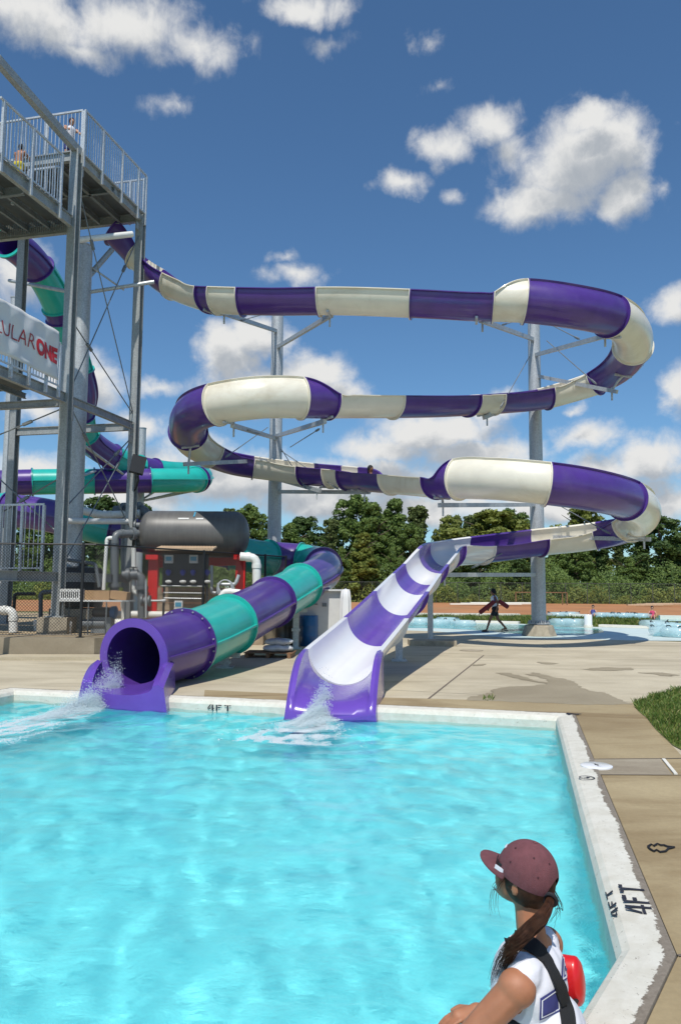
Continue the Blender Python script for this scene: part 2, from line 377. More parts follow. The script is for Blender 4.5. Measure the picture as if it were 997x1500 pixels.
# tan stained band beside the pool: far strip and right-hand walk
a0, a1 = OUT[0], OUT[1]
def xy(px, py): return G(px, py)
band = [OUT[1], OUT[2], OUT[3], V((OUT[3].x + 3.5, OUT[3].y, 0)), G(1500, 1500), G(1250, 1130), G(997, 1107), G(926, 1030), G(850, 1029.5), G(560, 1022), G(300, 1011), LX(OUT[0], OUT[1], G(300, 1020).x)]
sheet('poolside_walk', band, 0.004, MT['deckbrown'])
wet = [(380,378),(425,379),(470,392),(520,408),(560,410),(540,398),(480,384),(500,376),(560,390),(600,398),(640,408),(668,430),(690,438),(740,446),(800,470),(826,484),(700,486),(500,478),(280,470),(290,458),(350,450),(372,432),(420,424),(500,421),(548,416),(470,402),(420,390)]
def ragged(P, amp=.035):
    from mathutils import noise as mn
    o_ = []
    for i in range(len(P)):
        a, b_ = P[i], P[(i + 1) % len(P)]; n_ = max(2, int((b_ - a).length / .07))
        for k in range(n_):
            q = a + (b_ - a) * k / n_; o_.append(q + V((mn.noise(q * 5) + .5 * mn.noise(q * 14), mn.noise(q * 5 + V((9, 3, 0))) + .5 * mn.noise(q * 14 + V((4, 4, 0))), 0)) * amp * 2.2)
    return o_
sheet('puddle', ragged([G(560 + x * .4383, 820 + y * .4383) for x, y in wet]), 0.006, MT['wet'])
for k, q in enumerate([[(660,366),(740,360),(830,362),(838,368),(780,371),(700,370)], [(860,378),(940,377),(985,386),(950,390)], [(520,342),(585,346),(560,350),(525,347)], [(300,350),(345,348),(340,354),(300,355)]]):
    sheet('puddle', ragged([G(560 + x * .4383, 820 + y * .4383) for x, y in q], .05), 0.006, MT['wet'])
def strip(name, a, b, wd, z, mat):
    d = (b - a).normalized(); n = V((-d.y, d.x, 0)) * wd / 2
    return sheet(name, [a - n, b - n, b + n, a + n], z, mat)
strip('expansion_joint', G(708, 960), G(627, 1024), 0.03, 0.005, MT['joint'])
strip('expansion_joint', G(430, 1004), G(930, 1029), 0.015, 0.005, MT['joint'])
strip('expansion_joint', OUT[2], G(1100, 1392), 0.02, 0.009, MT['joint'])
strip('expansion_joint', G(868, 1113), G(1100, 1111), 0.02, 0.009, MT['joint'])
strip('expansion_joint', G(876, 1136), G(1100, 1137), 0.015, 0.009, MT['joint'])
# old deck repair: pale patch between the two joints
sheet('deck_patch', [G(868, 1113), G(966, 1112), G(984, 1136), G(877, 1136)], 0.0065, MT['wall'])
# --- basin and coping
m, nt, b = newmat('pool_coping_paint')
uvn = nd(nt, 'ShaderNodeUVMap'); sepx = nd(nt, 'ShaderNodeSeparateXYZ'); nt.links.new(uvn.outputs[0], sepx.inputs[0])
vv = coords(nt)
nz = noise(nt, vv, 7, 8, 0.68, 0.5); nz2 = noise(nt, vv, 34, 5, 0.7, 0.6)
edge = math_(nt, 'ADD', sepx.outputs[1], math_(nt, 'MULTIPLY', math_(nt, 'SUBTRACT', nz, .5), .26))
edge = math_(nt, 'ADD', edge, math_(nt, 'MULTIPLY', math_(nt, 'SUBTRACT', nz2, .5), .38))
edge = math_(nt, 'ADD', edge, math_(nt, 'MULTIPLY', math_(nt, 'SUBTRACT', noise(nt, vv, 1.3, 3), .5), .75))
msk = ramp(nt, edge, [(0.235, (1, 1, 1)), (0.25, (0, 0, 0))])
chip = ramp(nt, noise(nt, coords(nt, 'Object', (1, 1, 1)), 24, 6, .75, 1.5), [(0.625, (0, 0, 0)), (0.65, (1, 1, 1))])
raw = ramp(nt, nz2, [(.3, (.17, .14, .105)), (.7, (.27, .23, .18))])
paint = ramp(nt, nz, [(.3, (.56, .53, .44)), (.7, (.70, .68, .60))])
c = mixc(nt, math_(nt, 'MAXIMUM', msk, chip), paint, raw)
nt.links.new(c, b.inputs['Base Color']); b.inputs['Roughness'].default_value = .7; bump(nt, b, math_(nt, 'ADD', nz2, math_(nt, 'MULTIPLY', msk, -.6)), .35, .004)
MT['coping'] = m
MT['basin'] = simple('pool_plaster', (0.27, 0.84, 0.86), 0.6, 0, 0.03, 0.8)
def ring_loft(name, polys_z, mat, uvs=None):
    n = len(polys_z[0][0]); bm = bmesh.new(); uvl = bm.loops.layers.uv.new('UVMap')
    rings = [[bm.verts.new((p.x, p.y, z)) for p in P] for P, z in polys_z]
    L = [0]
    for i in range(n): L.append(L[-1] + (polys_z[0][0][(i + 1) % n] - polys_z[0][0][i]).length)
    for r_ in range(len(rings) - 1):
        for i in range(n):
            j = (i + 1) % n
            f = bm.faces.new((rings[r_][i], rings[r_][j], rings[r_ + 1][j], rings[r_ + 1][i]))
            v0 = uvs[r_] if uvs else 0; v1 = uvs[r_ + 1] if uvs else 1
            for lp, uv in zip(f.loops, ((L[i], v0), (L[i + 1], v0), (L[i + 1], v1), (L[i], v1))): lp[uvl].uv = uv
    me = bpy.data.meshes.new(name); bm.to_mesh(me); bm.free()
    o = link(name, me, mat); o['kind'] = 'structure'; return o
INN = offset_poly(POOL, 0.0); I2 = offset_poly(POOL, -0.06); I3 = offset_poly(POOL, -0.075)
O1 = offset_poly(POOL, 0.193)
ring_loft('pool_coping', [(OUT, -0.02), (O1, 0.012), (offset_poly(POOL, .165), .014), (offset_poly(POOL, .09), .011), (INN, 0.0), (offset_poly(POOL, -.035), -.02), (I2, -0.06), (I3, -0.34)], MT['coping'], [0, .02, .16, .55, .8, .9, .95, 1.0])
bas = ring_loft('pool_basin', [(I3, -0.34), (offset_poly(POOL, -.085), -1.35)], MT['basin'])
sheet('pool_floor', offset_poly(POOL, -.04), -1.25, MT['basin'])
# --- water surface with real waves
SPL = [(G(165, 1034, PW), V((-.75, -1, 0)).normalized()), (G(478, 1055, PW), V((-.35, -1, 0)).normalized())]
def water_mesh():
    P = offset_poly(POOL, -.070)
    xs = [p.x for p in P]; ys = [p.y for p in P]
    verts = []; idx = {}
    y0, y1 = min(ys), max(ys); x0, x1 = min(xs), max(xs)
    st = 0.038
    nx = int((x1 - x0) / st) + 2; ny = int((y1 - y0) / st) + 2
    X, Y = np.meshgrid(x0 + np.arange(nx) * st, y0 + np.arange(ny) * st)
    Z = np.zeros_like(X)
    r2 = np.random.default_rng(3)
    for k in range(120):
        lam = 0.11 * (1.1 / .11) ** r2.random(); th = r2.normal(-1.75, 1.0); k0 = 2 * PI / lam
        ph = r2.random() * 6.28; amp = 0.00115 * (lam) ** 0.8
        wx = 0.35 * np.sin(.7 * X + .5 * Y + ph * 2) ; wy = .3 * np.cos(.6 * Y - .8 * X + ph)
        Z += amp * np.sin(k0 * (math.cos(th) * (X + wx) + math.sin(th) * (Y + wy)) + ph)
    for c0, dv in SPL:
        r_ = np.hypot(X - c0.x - dv.x * .6, Y - c0.y - dv.y * .6)
        Z += .022 * np.exp(-r_ / .9) * np.sin(2 * PI * r_ / .42 + 1.5 * np.sin(3 * np.arctan2(Y - c0.y, X - c0.x)))
    # clip polygon by half planes (convex?) use bmesh bisect on the grid
    bm = bmesh.new()
    vs = [[bm.verts.new((X[j, i], Y[j, i], PW + Z[j, i])) for i in range(nx)] for j in range(ny)]
    inside = np.ones_like(X, bool)
    n = len(P)
    cx = sum(p.x for p in P) / n
    for i in range(n):
        a, b_ = P[i], P[(i + 1) % n]; d = (b_ - a).normalized(); nn = V((-d.y, d.x, 0))
        inside &= ((X - a.x) * nn.x + (Y - a.y) * nn.y) < st * 1.6
    for j in range(ny - 1):
        for i in range(nx - 1):
            if inside[j, i] or inside[j + 1, i] or inside[j, i + 1] or inside[j + 1, i + 1]:
                bm.faces.new((vs[j][i], vs[j][i + 1], vs[j + 1][i + 1], vs[j + 1][i]))
    for i in range(n):
        a, b_ = P[i], P[(i + 1) % n]; d = (b_ - a).normalized(); nn = V((-d.y, d.x, 0))
        bmesh.ops.bisect_plane(bm, geom=bm.verts[:] + bm.edges[:] + bm.faces[:], plane_co=a, plane_no=nn, clear_outer=True)
    bmesh.ops.delete(bm, geom=[v for v in bm.verts if not v.link_faces], context='VERTS')
    me = bpy.data.meshes.new('pool_water'); bm.to_mesh(me); bm.free()
    return me
m, nt, b = newmat('pool_water')
b.inputs['Base Color'].default_value = (.80, .97, .985, 1); b.inputs['Roughness'].default_value = 0.0
b.inputs['IOR'].default_value = 1.33; b.inputs['Transmission Weight'].default_value = 1.0
bump(nt, b, noise(nt, coords(nt, 'Object', (1, 1.6, 1)), 9, 6, .65, .5), .30, .02)
MT['poolwater'] = m
wo = link('pool_water', water_mesh(), MT['poolwater'], None, True); wo['kind'] = 'structure'
wo.data.polygons.foreach_set('use_smooth', [True] * len(wo.data.polygons))
WATER = wo
# ================================================================== SLIDES
def catmull(P, n=24):
    P = [np.array(p, float) for p in P]; P = [2 * P[0] - P[1]] + P + [2 * P[-1] - P[-2]]
    outp = []
    for i in range(1, len(P) - 2):
        p0, p1, p2, p3 = P[i - 1:i + 3]
        # centripetal
        def tj(ti, a, b): return ti + max(1e-4, np.linalg.norm((b - a)[:3])) ** .5
        t0 = 0; t1 = tj(t0, p0, p1); t2 = tj(t1, p1, p2); t3 = tj(t2, p2, p3)
        for k in range(n):
            t = t1 + (t2 - t1) * k / n
            A1 = (t1 - t) / (t1 - t0) * p0 + (t - t0) / (t1 - t0) * p1
            A2 = (t2 - t) / (t2 - t1) * p1 + (t - t1) / (t2 - t1) * p2
            A3 = (t3 - t) / (t3 - t2) * p2 + (t - t2) / (t3 - t2) * p3
            B1 = (t2 - t) / (t2 - t0) * A1 + (t - t0) / (t2 - t0) * A2
            B2 = (t3 - t) / (t3 - t1) * A2 + (t - t1) / (t3 - t1) * A3
            outp.append((t2 - t) / (t2 - t1) * B1 + (t - t1) / (t2 - t1) * B2)
    outp.append(P[-2]); return np.array(outp)
RS = 0.55
# px, py of channel axis, depth Y, left wall angle, right wall angle, bank
FL = [(174,337,24.2,95,95,0),(193,356,24.25,95,95,0),(215,380,24.2,95,95,0),(245,405,23.8,95,95,0),(285,423,23.2,95,95,0),(325,431,22.4,92,92,0),(400,433,22.0,90,90,0),(500,432,21.6,90,90,0),
 (620,436,21.2,90,90,0),(700,440,20.9,90,90,0),(722,440.5,20.85,90,92,0),(768,442,20.7,90,150,-4),(835,450,20.8,86,152,-8),(893,463,21.6,86,152,-10),(922,484,22.8,86,152,-10),(926,508,24.0,86,152,-10),(905,536,25.6,86,150,-10),(872,554,26.6,86,145,-8),(835,566,27.0,88,130,-5),(795,576,26.9,90,118,-2),(742,581,26.4,90,112,0),(700,583,25.6,90,106,0),(688,583.5,25.3,90,92,0),
 (640,585,24.4,90,90,0),(575,585,23.4,90,90,0),(500,584,22.3,90,90,0),(481,584,22.0,92,90,0),(440,583,21.5,150,90,4),(380,583,21.0,152,86,6),(318,592,21.3,152,86,9),(285,605,22.3,152,86,10),(275,625,23.8,152,86,10),(283,645,25.4,150,86,10),(308,660,26.6,142,86,8),(345,673,27.4,130,88,4),(400,681,27.6,120,90,2),(450,687,27.0,116,90,0),(500,691,26.2,114,90,0),(530,694,25.6,110,90,0),(541,695,25.3,92,90,0),
 (590,698,24.0,90,90,0),(640,701,22.6,90,90,0),(658,701,22.1,90,92,0),(672,701,21.8,90,145,0),(735,702,20.8,88,152,-4),(799,708,20.4,86,152,-7),(860,717,20.9,86,152,-9),(915,731,22.2,86,152,-10),(938,747,23.6,86,152,-10),(930,763,25.2,86,148,-9),(895,776,26.6,86,140,-6),(850,784,27.1,86,134,-3),(790,790,26.8,86,128,-1),(735,797,26.2,86,126,0),(695,801,25.5,87,124,-3),(668,803,24.7,89,120,-7),(650,806,23.8,94,118,-7),(638,815,22.4,94,108,-3),
 (625,826,21.2,92,94,0),(608,842,19.6,90,90,0),(587,866,17.5,90,90,0),(550,905,14.9,90,90,0),(502,952,12.35,90,90,0)]
FLS = [('purple',0)] 
FB = [(207,371),(222,386),(255,412),(309,429),(323,431),(356,432),(471,432),(601,436),(722,440),(769,442),(893,463),(926,508),(872,554),(800,575),(722,583),(685,584),(575,585),(481,584),(441,583),(318,592),(278,632),(308,660),(371,678),(447,687),(487,690),(508,692),(575,698),(640,701),(672,701),(799,708),(917,731),(922,766),(871,781),(790,790),(705,800),(655,805),(640,812),(624,828),(610,841),(587,866),(550,905)]
FC = ['purple']+['white','purple']*30
def path(CP):
    rows = []
    for q in CP:
        p = D(q[0], q[1], q[2]); rows.append([p.x, p.y, p.z] + list(q[3:]))
    return catmull(rows, 20)
def frames(S):
    P = S[:, :3]; T = np.gradient(P, axis=0); T /= np.linalg.norm(T, axis=1)[:, None]
    Sd = np.cross(T, [0, 0, 1.0]); Sd /= np.linalg.norm(Sd, axis=1)[:, None]   # right of travel
    U = np.cross(Sd, T); return P, T, Sd, U
def find_bounds(S, B):
    pr = [proj(V(s[:3])) for s in S]; idx = []; last = 0
    for bx, by in B:
        lim = min(len(pr), last + 170); best = min(range(last + 1, lim), key=lambda i: (pr[i][0] - bx) ** 2 + (pr[i][1] - by) ** 2)
        # first local minimum
        bd = 1e9; j = last + 1
        for i in range(last + 1, lim):
            d = (pr[i][0] - bx) ** 2 + (pr[i][1] - by) ** 2
            if d < bd: bd = d; j = i
            elif d > bd + 2500: break
        idx.append(j); last = j
    return idx
def u_loop(c, sd, u, r, aL, aR, lip=.085, t=.022, nseg=26):
    """closed cross-section; angle measured from the bottom, negative = left"""
    L = []
    def pt(a, rr): return c + sd * (rr * math.sin(a)) - u * (rr * math.cos(a))
    A = [R(-aL + (aL + aR) * k / nseg) for k in range(nseg + 1)]
    L += [pt(a, r) for a in A]
    L += [pt(A[-1], r + lip) + (u * 0 ), pt(A[-1] - t / r, r + lip), pt(A[-1] - t / r, r + t)]
    L += [pt(a, r + t) for a in A[-2:0:-1]]
    L += [pt(A[0] + t / r, r + t), pt(A[0] + t / r, r + lip), pt(A[0], r + lip)]
    return L
S = path(FL); P, T, Sd, U = frames(S)
bank = np.radians(S[:, 5])
Sd2 = Sd * np.cos(bank)[:, None] + U * np.sin(bank)[:, None]; U2 = U * np.cos(bank)[:, None] - Sd * np.sin(bank)[:, None]
bi = [0] + find_bounds(S, FB) + [len(S) - 1]
flume = thing('open_water_slide', G(600, 940), 'open flume slide in purple and white bands winding round two grey poles', 'water slide')
FP = (P, T, Sd2, U2, S)
def vloop(i): return u_loop(V(P[i]), V(Sd2[i]), V(U2[i]), RS, S[i, 3], S[i, 4])
mono = []
for k in range(len(bi) - 1):
    i0, i1 = bi[k], bi[k + 1]
    if i1 <= i0: continue
    mb = MB(); stp = range(i0, i1 + 1)
    mb.loft([vloop(i) for i in stp], caps=True)
    for e, sg in ((i0, 1), (i1, -1)):        # bolted end flanges
        rl = []
        for off in (0.0035, .03):
            c = V(P[e]) + V(T[e]) * off * sg; aL, aR = S[e, 3], S[e, 4]
            A = [R(-aL + (aL + aR) * q / 26) for q in range(27)]
            sd, u = V(Sd2[e]), V(U2[e])
            o_ = [c + sd * ((RS + .085) * math.sin(a)) - u * ((RS + .085) * math.cos(a)) for a in A]
            i_ = [c + sd * ((RS + .018) * math.sin(a)) - u * ((RS + .018) * math.cos(a)) for a in A]
            rl.append(o_ + i_[::-1])
        mb.loft(rl, caps=True)
    low = S[i0, 1] < 22.0 and k > 30
    col = FC[k]
    mat = MT[col]
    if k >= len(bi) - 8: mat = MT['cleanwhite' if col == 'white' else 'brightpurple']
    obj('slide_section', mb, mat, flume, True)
# run-out: channel whose walls sweep down to the water, with skirts outside
def runout(c0, dirv, zc, length, r, mat, parent, name='splash_end', wide=.15):
    dirv = V(dirv).normalized(); sd = dirv.cross(V((0, 0, 1))).normalized(); zb0 = zc - r
    loops = []; n = 22; N = 16
    for i in range(n + 1):
        s = i / n; c = c0 + dirv * (length * s)
        drop = s ** 2.6
        lipz = zc * (1 - drop) + (PW + .10) * drop        # lip height
        ww = r * (1 - .05 * s)                                    # half width inside
        bz = max(zb0, .06) * (1 - s) + .05 * s - .08 * max(0, s - .85) / .15
        L = []
        H = max(.03, lipz - bz)
        for k in range(N + 1):
            a = -PI / 2 + PI * k / N
            L.append(V((c.x, c.y, 0)) + sd * (ww * math.sin(a)) + V((0, 0, lipz - H * (math.cos(a) ** .85 if abs(math.cos(a)) > 1e-9 else 0))))
        tw = .085 + .02 * min(1, s * 2.5)
        base = PW - .12
        B_ = V((c.x, c.y, 0))
        skirt = base if i > 2 else max(base, zb0 - .3 * s)
        L.append(B_ + sd * (ww + tw * .55) + V((0, 0, lipz + .015)))
        L.append(B_ + sd * (ww + tw) + V((0, 0, lipz - .03)))
        L.append(B_ + sd * (ww + tw + wide * .12 * (1 - lipz / max(.3, zc)) + .012) + V((0, 0, base)))
        L.append(B_ - sd * (ww + tw + wide * .12 * (1 - lipz / max(.3, zc)) + .012) + V((0, 0, base)))
        L.append(B_ - sd * (ww + tw) + V((0, 0, lipz - .03)))
        L.append(B_ - sd * (ww + tw * .55) + V((0, 0, lipz + .015)))
        loops.append(L)
    mb = MB(); mb.loft(loops, caps=True)
    return obj(name, mb, mat, parent, True)
endP, endT = V(P[-1]), V(T[-1]); endT.z = 0
e_target = G(483, 1054, PW)
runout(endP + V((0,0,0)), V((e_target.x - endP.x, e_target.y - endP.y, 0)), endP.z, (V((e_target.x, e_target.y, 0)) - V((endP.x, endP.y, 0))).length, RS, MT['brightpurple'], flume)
# --- posts under the lower run of the flume
def hss_post(px, py, top_i, wd=.16):
    b0 = G(px, py); t = thing('slide_leg_post', b0, 'x', 'support post')
    zt = 0
    best = min(range(len(P)), key=lambda i: (P[i][0] - b0.x) ** 2 * 1 + (P[i][1] - b0.y) ** 2 if S[i, 2] < 3.2 and i > len(P) * .8 else 1e9)
    zt = P[best][2] - RS - .02
    mb = MB(); mb.box((b0.x, b0.y, zt / 2), (wd, wd, zt)); obj('shaft', mb, MT['galv'], t)
    mb = MB(); mb.box((b0.x, b0.y, .012), (wd * 2.2, wd * 2.2, .024))
    obj('base_plate', mb, MT['galv'], t)
    for sx in (-1, 1):
        for sy in (-1, 1):
            mb = MB(); mb.lathe((b0.x + sx * wd * .8, b0.y + sy * wd * .8, .02), [(.014, 0), (.014, .04), (.008, .045)], 6); obj('bolt', mb, MT['galv'], t)
    mb = MB(); mb.bar((b0.x - .35, P[best][1], zt - .05), (b0.x + .35, P[best][1], zt - .05), .09, .1); obj('saddle', mb, MT['galv'], t)
    return t
p1 = hss_post(584, 968, 0); p1['label'] = 'short grey square post under the purple and white flume, nearest the pool'
p2 = hss_post(630, 938, 0); p2['label'] = 'taller grey square post behind the flume standing by a low concrete pad'
for p_ in (p1, p2): p_['group'] = 'square posts under the open slide'
mb = MB(); mb.box(G(632, 945) + V((0, 0, .07)), (1.35, .75, .16)); cp = obj('concrete_pad', mb, MT['concrete']); tag(cp, 'low concrete pad under the taller square post beside the flume', 'concrete pad')
# --- big support poles
def find_slide_point(px, py, Y=None, lo=0, hi=None):
    hi = hi or len(P); best = None
    for i in range(lo, hi):
        q = proj(V(P[i]) - V(U2[i]) * RS); d = (q[0] - px) ** 2 + (q[1] - py) ** 2
        if best is None or d < best[0]: best = (d, i)
    return best[1]
def pole(px, base_py, top_py, rad, label, arms, rods, group='tall grey steel poles', footing=True, Y=None, zbase=0.0):
    b0 = G(px, base_py, zbase) if Y is None else V((D(px, 700, Y).x, Y, zbase))
    top = D(px, top_py, b0.y).z
    t = thing('support_pole', b0, label, 'support pole', group)
    zf = zbase
    if footing:
        zf = zbase + .38; n = 8; mb = MB(); loops = []
        for z, r_ in ((zbase, .62), (zf - .03, .50), (zf, .47)):
            loops.append([b0 + V((r_ * math.cos(2 * PI * (k + .5) / n), r_ * math.sin(2 * PI * (k + .5) / n), z - zbase)) for k in range(n)])
        mb.loft(loops, caps=True); obj('concrete_footing', mb, MT['concrete'], t)
        mb = MB(); mb.lathe((b0.x, b0.y, zf), [(.40, .03), (.40, .06)], 20)
        for k in range(14):
            a = 2 * PI * k / 14; mb.bar((b0.x + .24 * math.cos(a), b0.y + .24 * math.sin(a), zf + .12), (b0.x + .38 * math.cos(a), b0.y + .38 * math.sin(a), zf + .06), .012, .1)
        obj('base_flange', mb, MT['galv'], t)
        for k in range(14):
            a = 2 * PI * (k + .5) / 14; mb = MB(); mb.lathe((b0.x + .345 * math.cos(a), b0.y + .345 * math.sin(a), zf + .06), [(.026, 0), (.026, .05), (.013, .052), (.013, .11)], 6); obj('bolt', mb, MT['galv'], t)
    mb = MB(); n = 16
    mb.loft([[V((b0.x + r_ * math.cos(2 * PI * k / n), b0.y + r_ * math.sin(2 * PI * k / n), z)) for k in range(n)] for z, r_ in ((zf + .05, rad * 1.12), (zf + 4, rad * 1.06), (top, rad * .92))], caps=True)
    mb.lathe((b0.x, b0.y, top), [(rad * .98, 0), (rad * .98, .03)], 20)
    obj('shaft', mb, MT['galv'], t, True)
    ax = V((b0.x, b0.y, 0))
    for (x0, y0, x1, y1, Yt) in arms:
        z0 = D(x0, y0, b0.y).z; tip = D(x1, y1, Yt); a = V((b0.x, b0.y, z0))
        dh = (tip - a); dh.z = 0; a2 = a + dh.normalized() * rad * .8
        mb = MB(); mb.bar(a2, tip, .10, .13)
        mb.bar(a2 - V((0, 0, .13)), a2 + V((0, 0, .17)), .16, .05); obj('arm', mb, MT['galv'], t)
        # saddle hanger from arm up to the slide
        i = min(range(len(P)), key=lambda q: (P[q][0] - tip.x) ** 2 + (P[q][1] - tip.y) ** 2 + 2.5 * (P[q][2] - RS - .15 - tip.z) ** 2)
        q = V(P[i]) - V(U2[i]) * (RS + .02); s_ = tip + (a2 - tip).normalized() * .22
        if (q - s_).length < 1.6:
            mb = MB(); mb.bar(s_ - V((0, 0, .32)), V((s_.x, s_.y, s_.z + .1)), .05, .05); mb.tube([s_, (s_ + q) / 2 + V((0, 0, .05)), q], .04, 6)
            e = V(T[i]).cross(V(U2[i])); mb.bar(q - V(Sd2[i]) * .28, q + V(Sd2[i]) * .28, .07, .06); obj('slide_hanger', mb, MT['galv'], t)
    for (x0, y0, Y0, x1, y1, Y1) in rods:
        a = D(x0, y0, Y0 or b0.y); c = D(x1, y1, Y1); mb = MB(); mb.tube([a, c], .016, 6)
        mb.bar(c + (a - c) * .02, c + (a - c) * .10, .05, .05); obj('tie_rod', mb, MT['galvdark'], t)
    return t, top
PR = G(789, 930); PRY = PR.y
pole(789, 931, 465, .235, 'tall grey steel pole standing on a concrete footing at the right',
     [(778,499,703,469,21.2),(792,522,890,491,21.9),(800,553,903,574,25.0),(776,583,708,612,25.6),(777,740,643,740,22.3),(800,787,952,790,25.0),(778,842,645,842,23.2)],
     [(795,470,None,848,497,22.2),(800,499,None,873,563,24.6),(776,520,None,732,598,25.2),(798,729,None,893,782,24.6),(778,790,None,690,832,23.4),(778,464,None,735,476,21.6)])
pole(403, 931, 450, .235, 'tall grey steel pole rising behind the right end of the dark tank',
     [(398,487,325,458,22.6),(410,510,486,461,21.8),(397,643,340,623,21.5),(410,640,476,617,21.9),(397,675,270,680,24.0),(411,721,541,721,25.5),(411,703,469,719,26.2)],
     [(398,457,None,352,470,22.8),(395,640,None,362,630,21.9),(425,655,None,468,628,22.0),(411,656,None,448,716,26),(411,660,None,496,717,25.5),(392,626,None,330,670,25)],Y=PRY + .2, footing=True, zbase=.0)
mb_ = None
# brace on the left pole
# --- tube slide
TB_ = [(12,352,26.0),(40,375,27.0),(63,404,28.0),(82,440,29),(97,485,30),(112,530,30.8),(121,572,31.6),(117,612,32.6),(128,642,33.6),(155,664,34.8),(195,683,36.2),(240,692,37.8),(275,694,39.5),(293,697,39.0),(286,703,37.3),(240,704,36.3),(150,705,35.4),(60,706,34.6),(0,708,34),(-60,713,33),(-105,722,31),(-110,732,29),(-60,739,27.6),(0,746,27.2),(60,753,27.0),(140,771,26.8),(250,793,26.8),(330,807,26.8),(380,816,26.9),(405,818,27.4),(432,820,27.5),(456,823,27.2),(471,827.5,26.3),(474,836,25.0),(462,846,23.6),(440,858,21.9),(398,882,19.3),(335,915,16.3),(270,943,14.2),(197,964,12.75)]
TBB = [(14,354),(56,396),(86,450),(93,468),(112,545),(119,608),(125,640),(165,668),(203,685),(228,690),(290,700),(287,704),(220,704),(138,705),(48,706),(-60,713),(-105,728),(-85,735),(10,748),(112,764),(170,777),(250,793),(300,802),(340,809),(393,817),(440,821),(472,830),(440,858),(398,882),(335,915),(272,943)]
TBC = ['teal','purple','teal','purple','teal','purple','teal','purple','teal','purple','teal','purple','teal','purple']
tube = thing('tube_water_slide', G(200, 1010), 'enclosed tube slide in purple and turquoise bands with a dark round mouth above the pool', 'water slide')
rowsT = catmull([list(D(*q)) for q in TB_], 16)
TP, TT, TS, TU = frames(rowsT)
bt = [0] + find_bounds(rowsT, TBB) + [len(rowsT) - 1]
last_color = 0
ncol = len(bt) - 1
for k in range(ncol):
    i0, i1 = bt[k], bt[k + 1]
    if i1 <= i0: continue
    col = 'purple' if (ncol - 1 - k) % 2 == 0 else 'teal'
    n = 32
    def circ(i, r, off=0.0):
        c = V(TP[i]) + V(TT[i]) * off; sd, u = V(TS[i]), V(TU[i])
        return [c + sd * (r * math.sin(2 * PI * q / n)) - u * (r * math.cos(2 * PI * q / n)) for q in range(n)]
    mb = MB()
    step = list(range(i0, i1 + 1))
    outer = [circ(i, .575) for i in step]; inner = [circ(i, .55) for i in step]
    mb.loft(outer + inner[::-1] + [outer[0]])
    for e, sg in ((i0, 1), (i1, -1)):
        mb.loft([circ(e, .565, .0035 * sg), circ(e, .645, .0035 * sg), circ(e, .645, .04 * sg), circ(e, .565, .04 * sg)])
    for sg in (-1, 1):     # long side seams
        L = []
        for i in step:
            c = V(TP[i]); sd, u = V(TS[i]) * sg, V(TU[i])
            L.append([c + sd * .56 + u * .022, c + sd * .635 + u * .022, c + sd * .635 - u * .022, c + sd * .56 - u * .022])
        mb.loft(L, caps=True)
    o = obj('tube_section', mb, MT[col], tube, True)
e0 = V(TP[-1]); et = V(TT[-1])
# mouth ring and splash trough in front of the tube
mb = MB(); n = 40
def ringc(r, off):
    return [e0 + V((et.x, et.y, 0)).normalized() * off + V(TS[-1]) * (r * math.sin(2 * PI * q / n)) - V(TU[-1]) * (r * math.cos(2 * PI * q / n)) for q in range(n)]
mb.loft([ringc(.50, 0), ringc(.64, 0), ringc(.64, .035), ringc(.50, .035), ringc(.50, 0)])
obj('mouth_ring', mb, MT['brightpurple'], tube, True)
t2 = G(178, 1038, PW)
def trough(c0, tgt, zc, r, mat, parent):
    dirv = V((tgt.x - c0.x, tgt.y - c0.y, 0)); length = dirv.length; dirv.normalize(); sd = dirv.cross(V((0, 0, 1))).normalized()
    loops = []; n = 20; N = 16; sd0 = sd; ef_ = -(c_fr - c_fl).normalized()
    for i in range(n + 1):
        s = i / n; c = c0 + dirv * (length * s + .03); B_ = V((c.x, c.y, 0)); sd = (sd0 * (1 - s) + ef_ * s).normalized()
        lipz = (zc - .05) * math.sqrt(max(0, 1 - s ** 2 * .93)) ** 1.0 * (1 - .12 * s) + (.09) * s ** 6
        bz = max(zc - r, .08) * (1 - s) + .05 * s; H = max(.03, lipz - bz); L = []
        ww = r * (1 - .0 * s)
        for k in range(N + 1):
            a = -PI / 2 + PI * k / N
            L.append(B_ + sd * (ww * math.sin(a)) + V((0, 0, lipz - H * max(0, math.cos(a)) ** .8)))
        tw = .14 + .04 * s; fl = .05 + .03 * s; base = PW - .12
        for sg in (1, -1):
            q = [B_ + sd * sg * (ww + tw * .5) + V((0, 0, lipz + .03)), B_ + sd * sg * (ww + tw) + V((0, 0, lipz - .02)), B_ + sd * sg * (ww + tw + fl) + V((0, 0, base))]
            L += q if sg == 1 else q[::-1]
        loops.append(L)
    mb = MB(); mb.loft(loops, caps=True); return obj('splash_end', mb, mat, parent, True)
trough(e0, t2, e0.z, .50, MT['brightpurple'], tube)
# bolt heads round the first joint
bj = bt[-2]
for q in range(18):
    a = 2 * PI * q / 18; c = V(TP[bj]) + V(TS[bj]) * .612 * math.sin(a) - V(TU[bj]) * .612 * math.cos(a)
    mb = MB(); mb.lathe(c + V(TT[bj]) * .04, [(.016, 0), (.016, .02)], 6, V(TT[bj])); obj('bolt', mb, MT['galv'], tube)
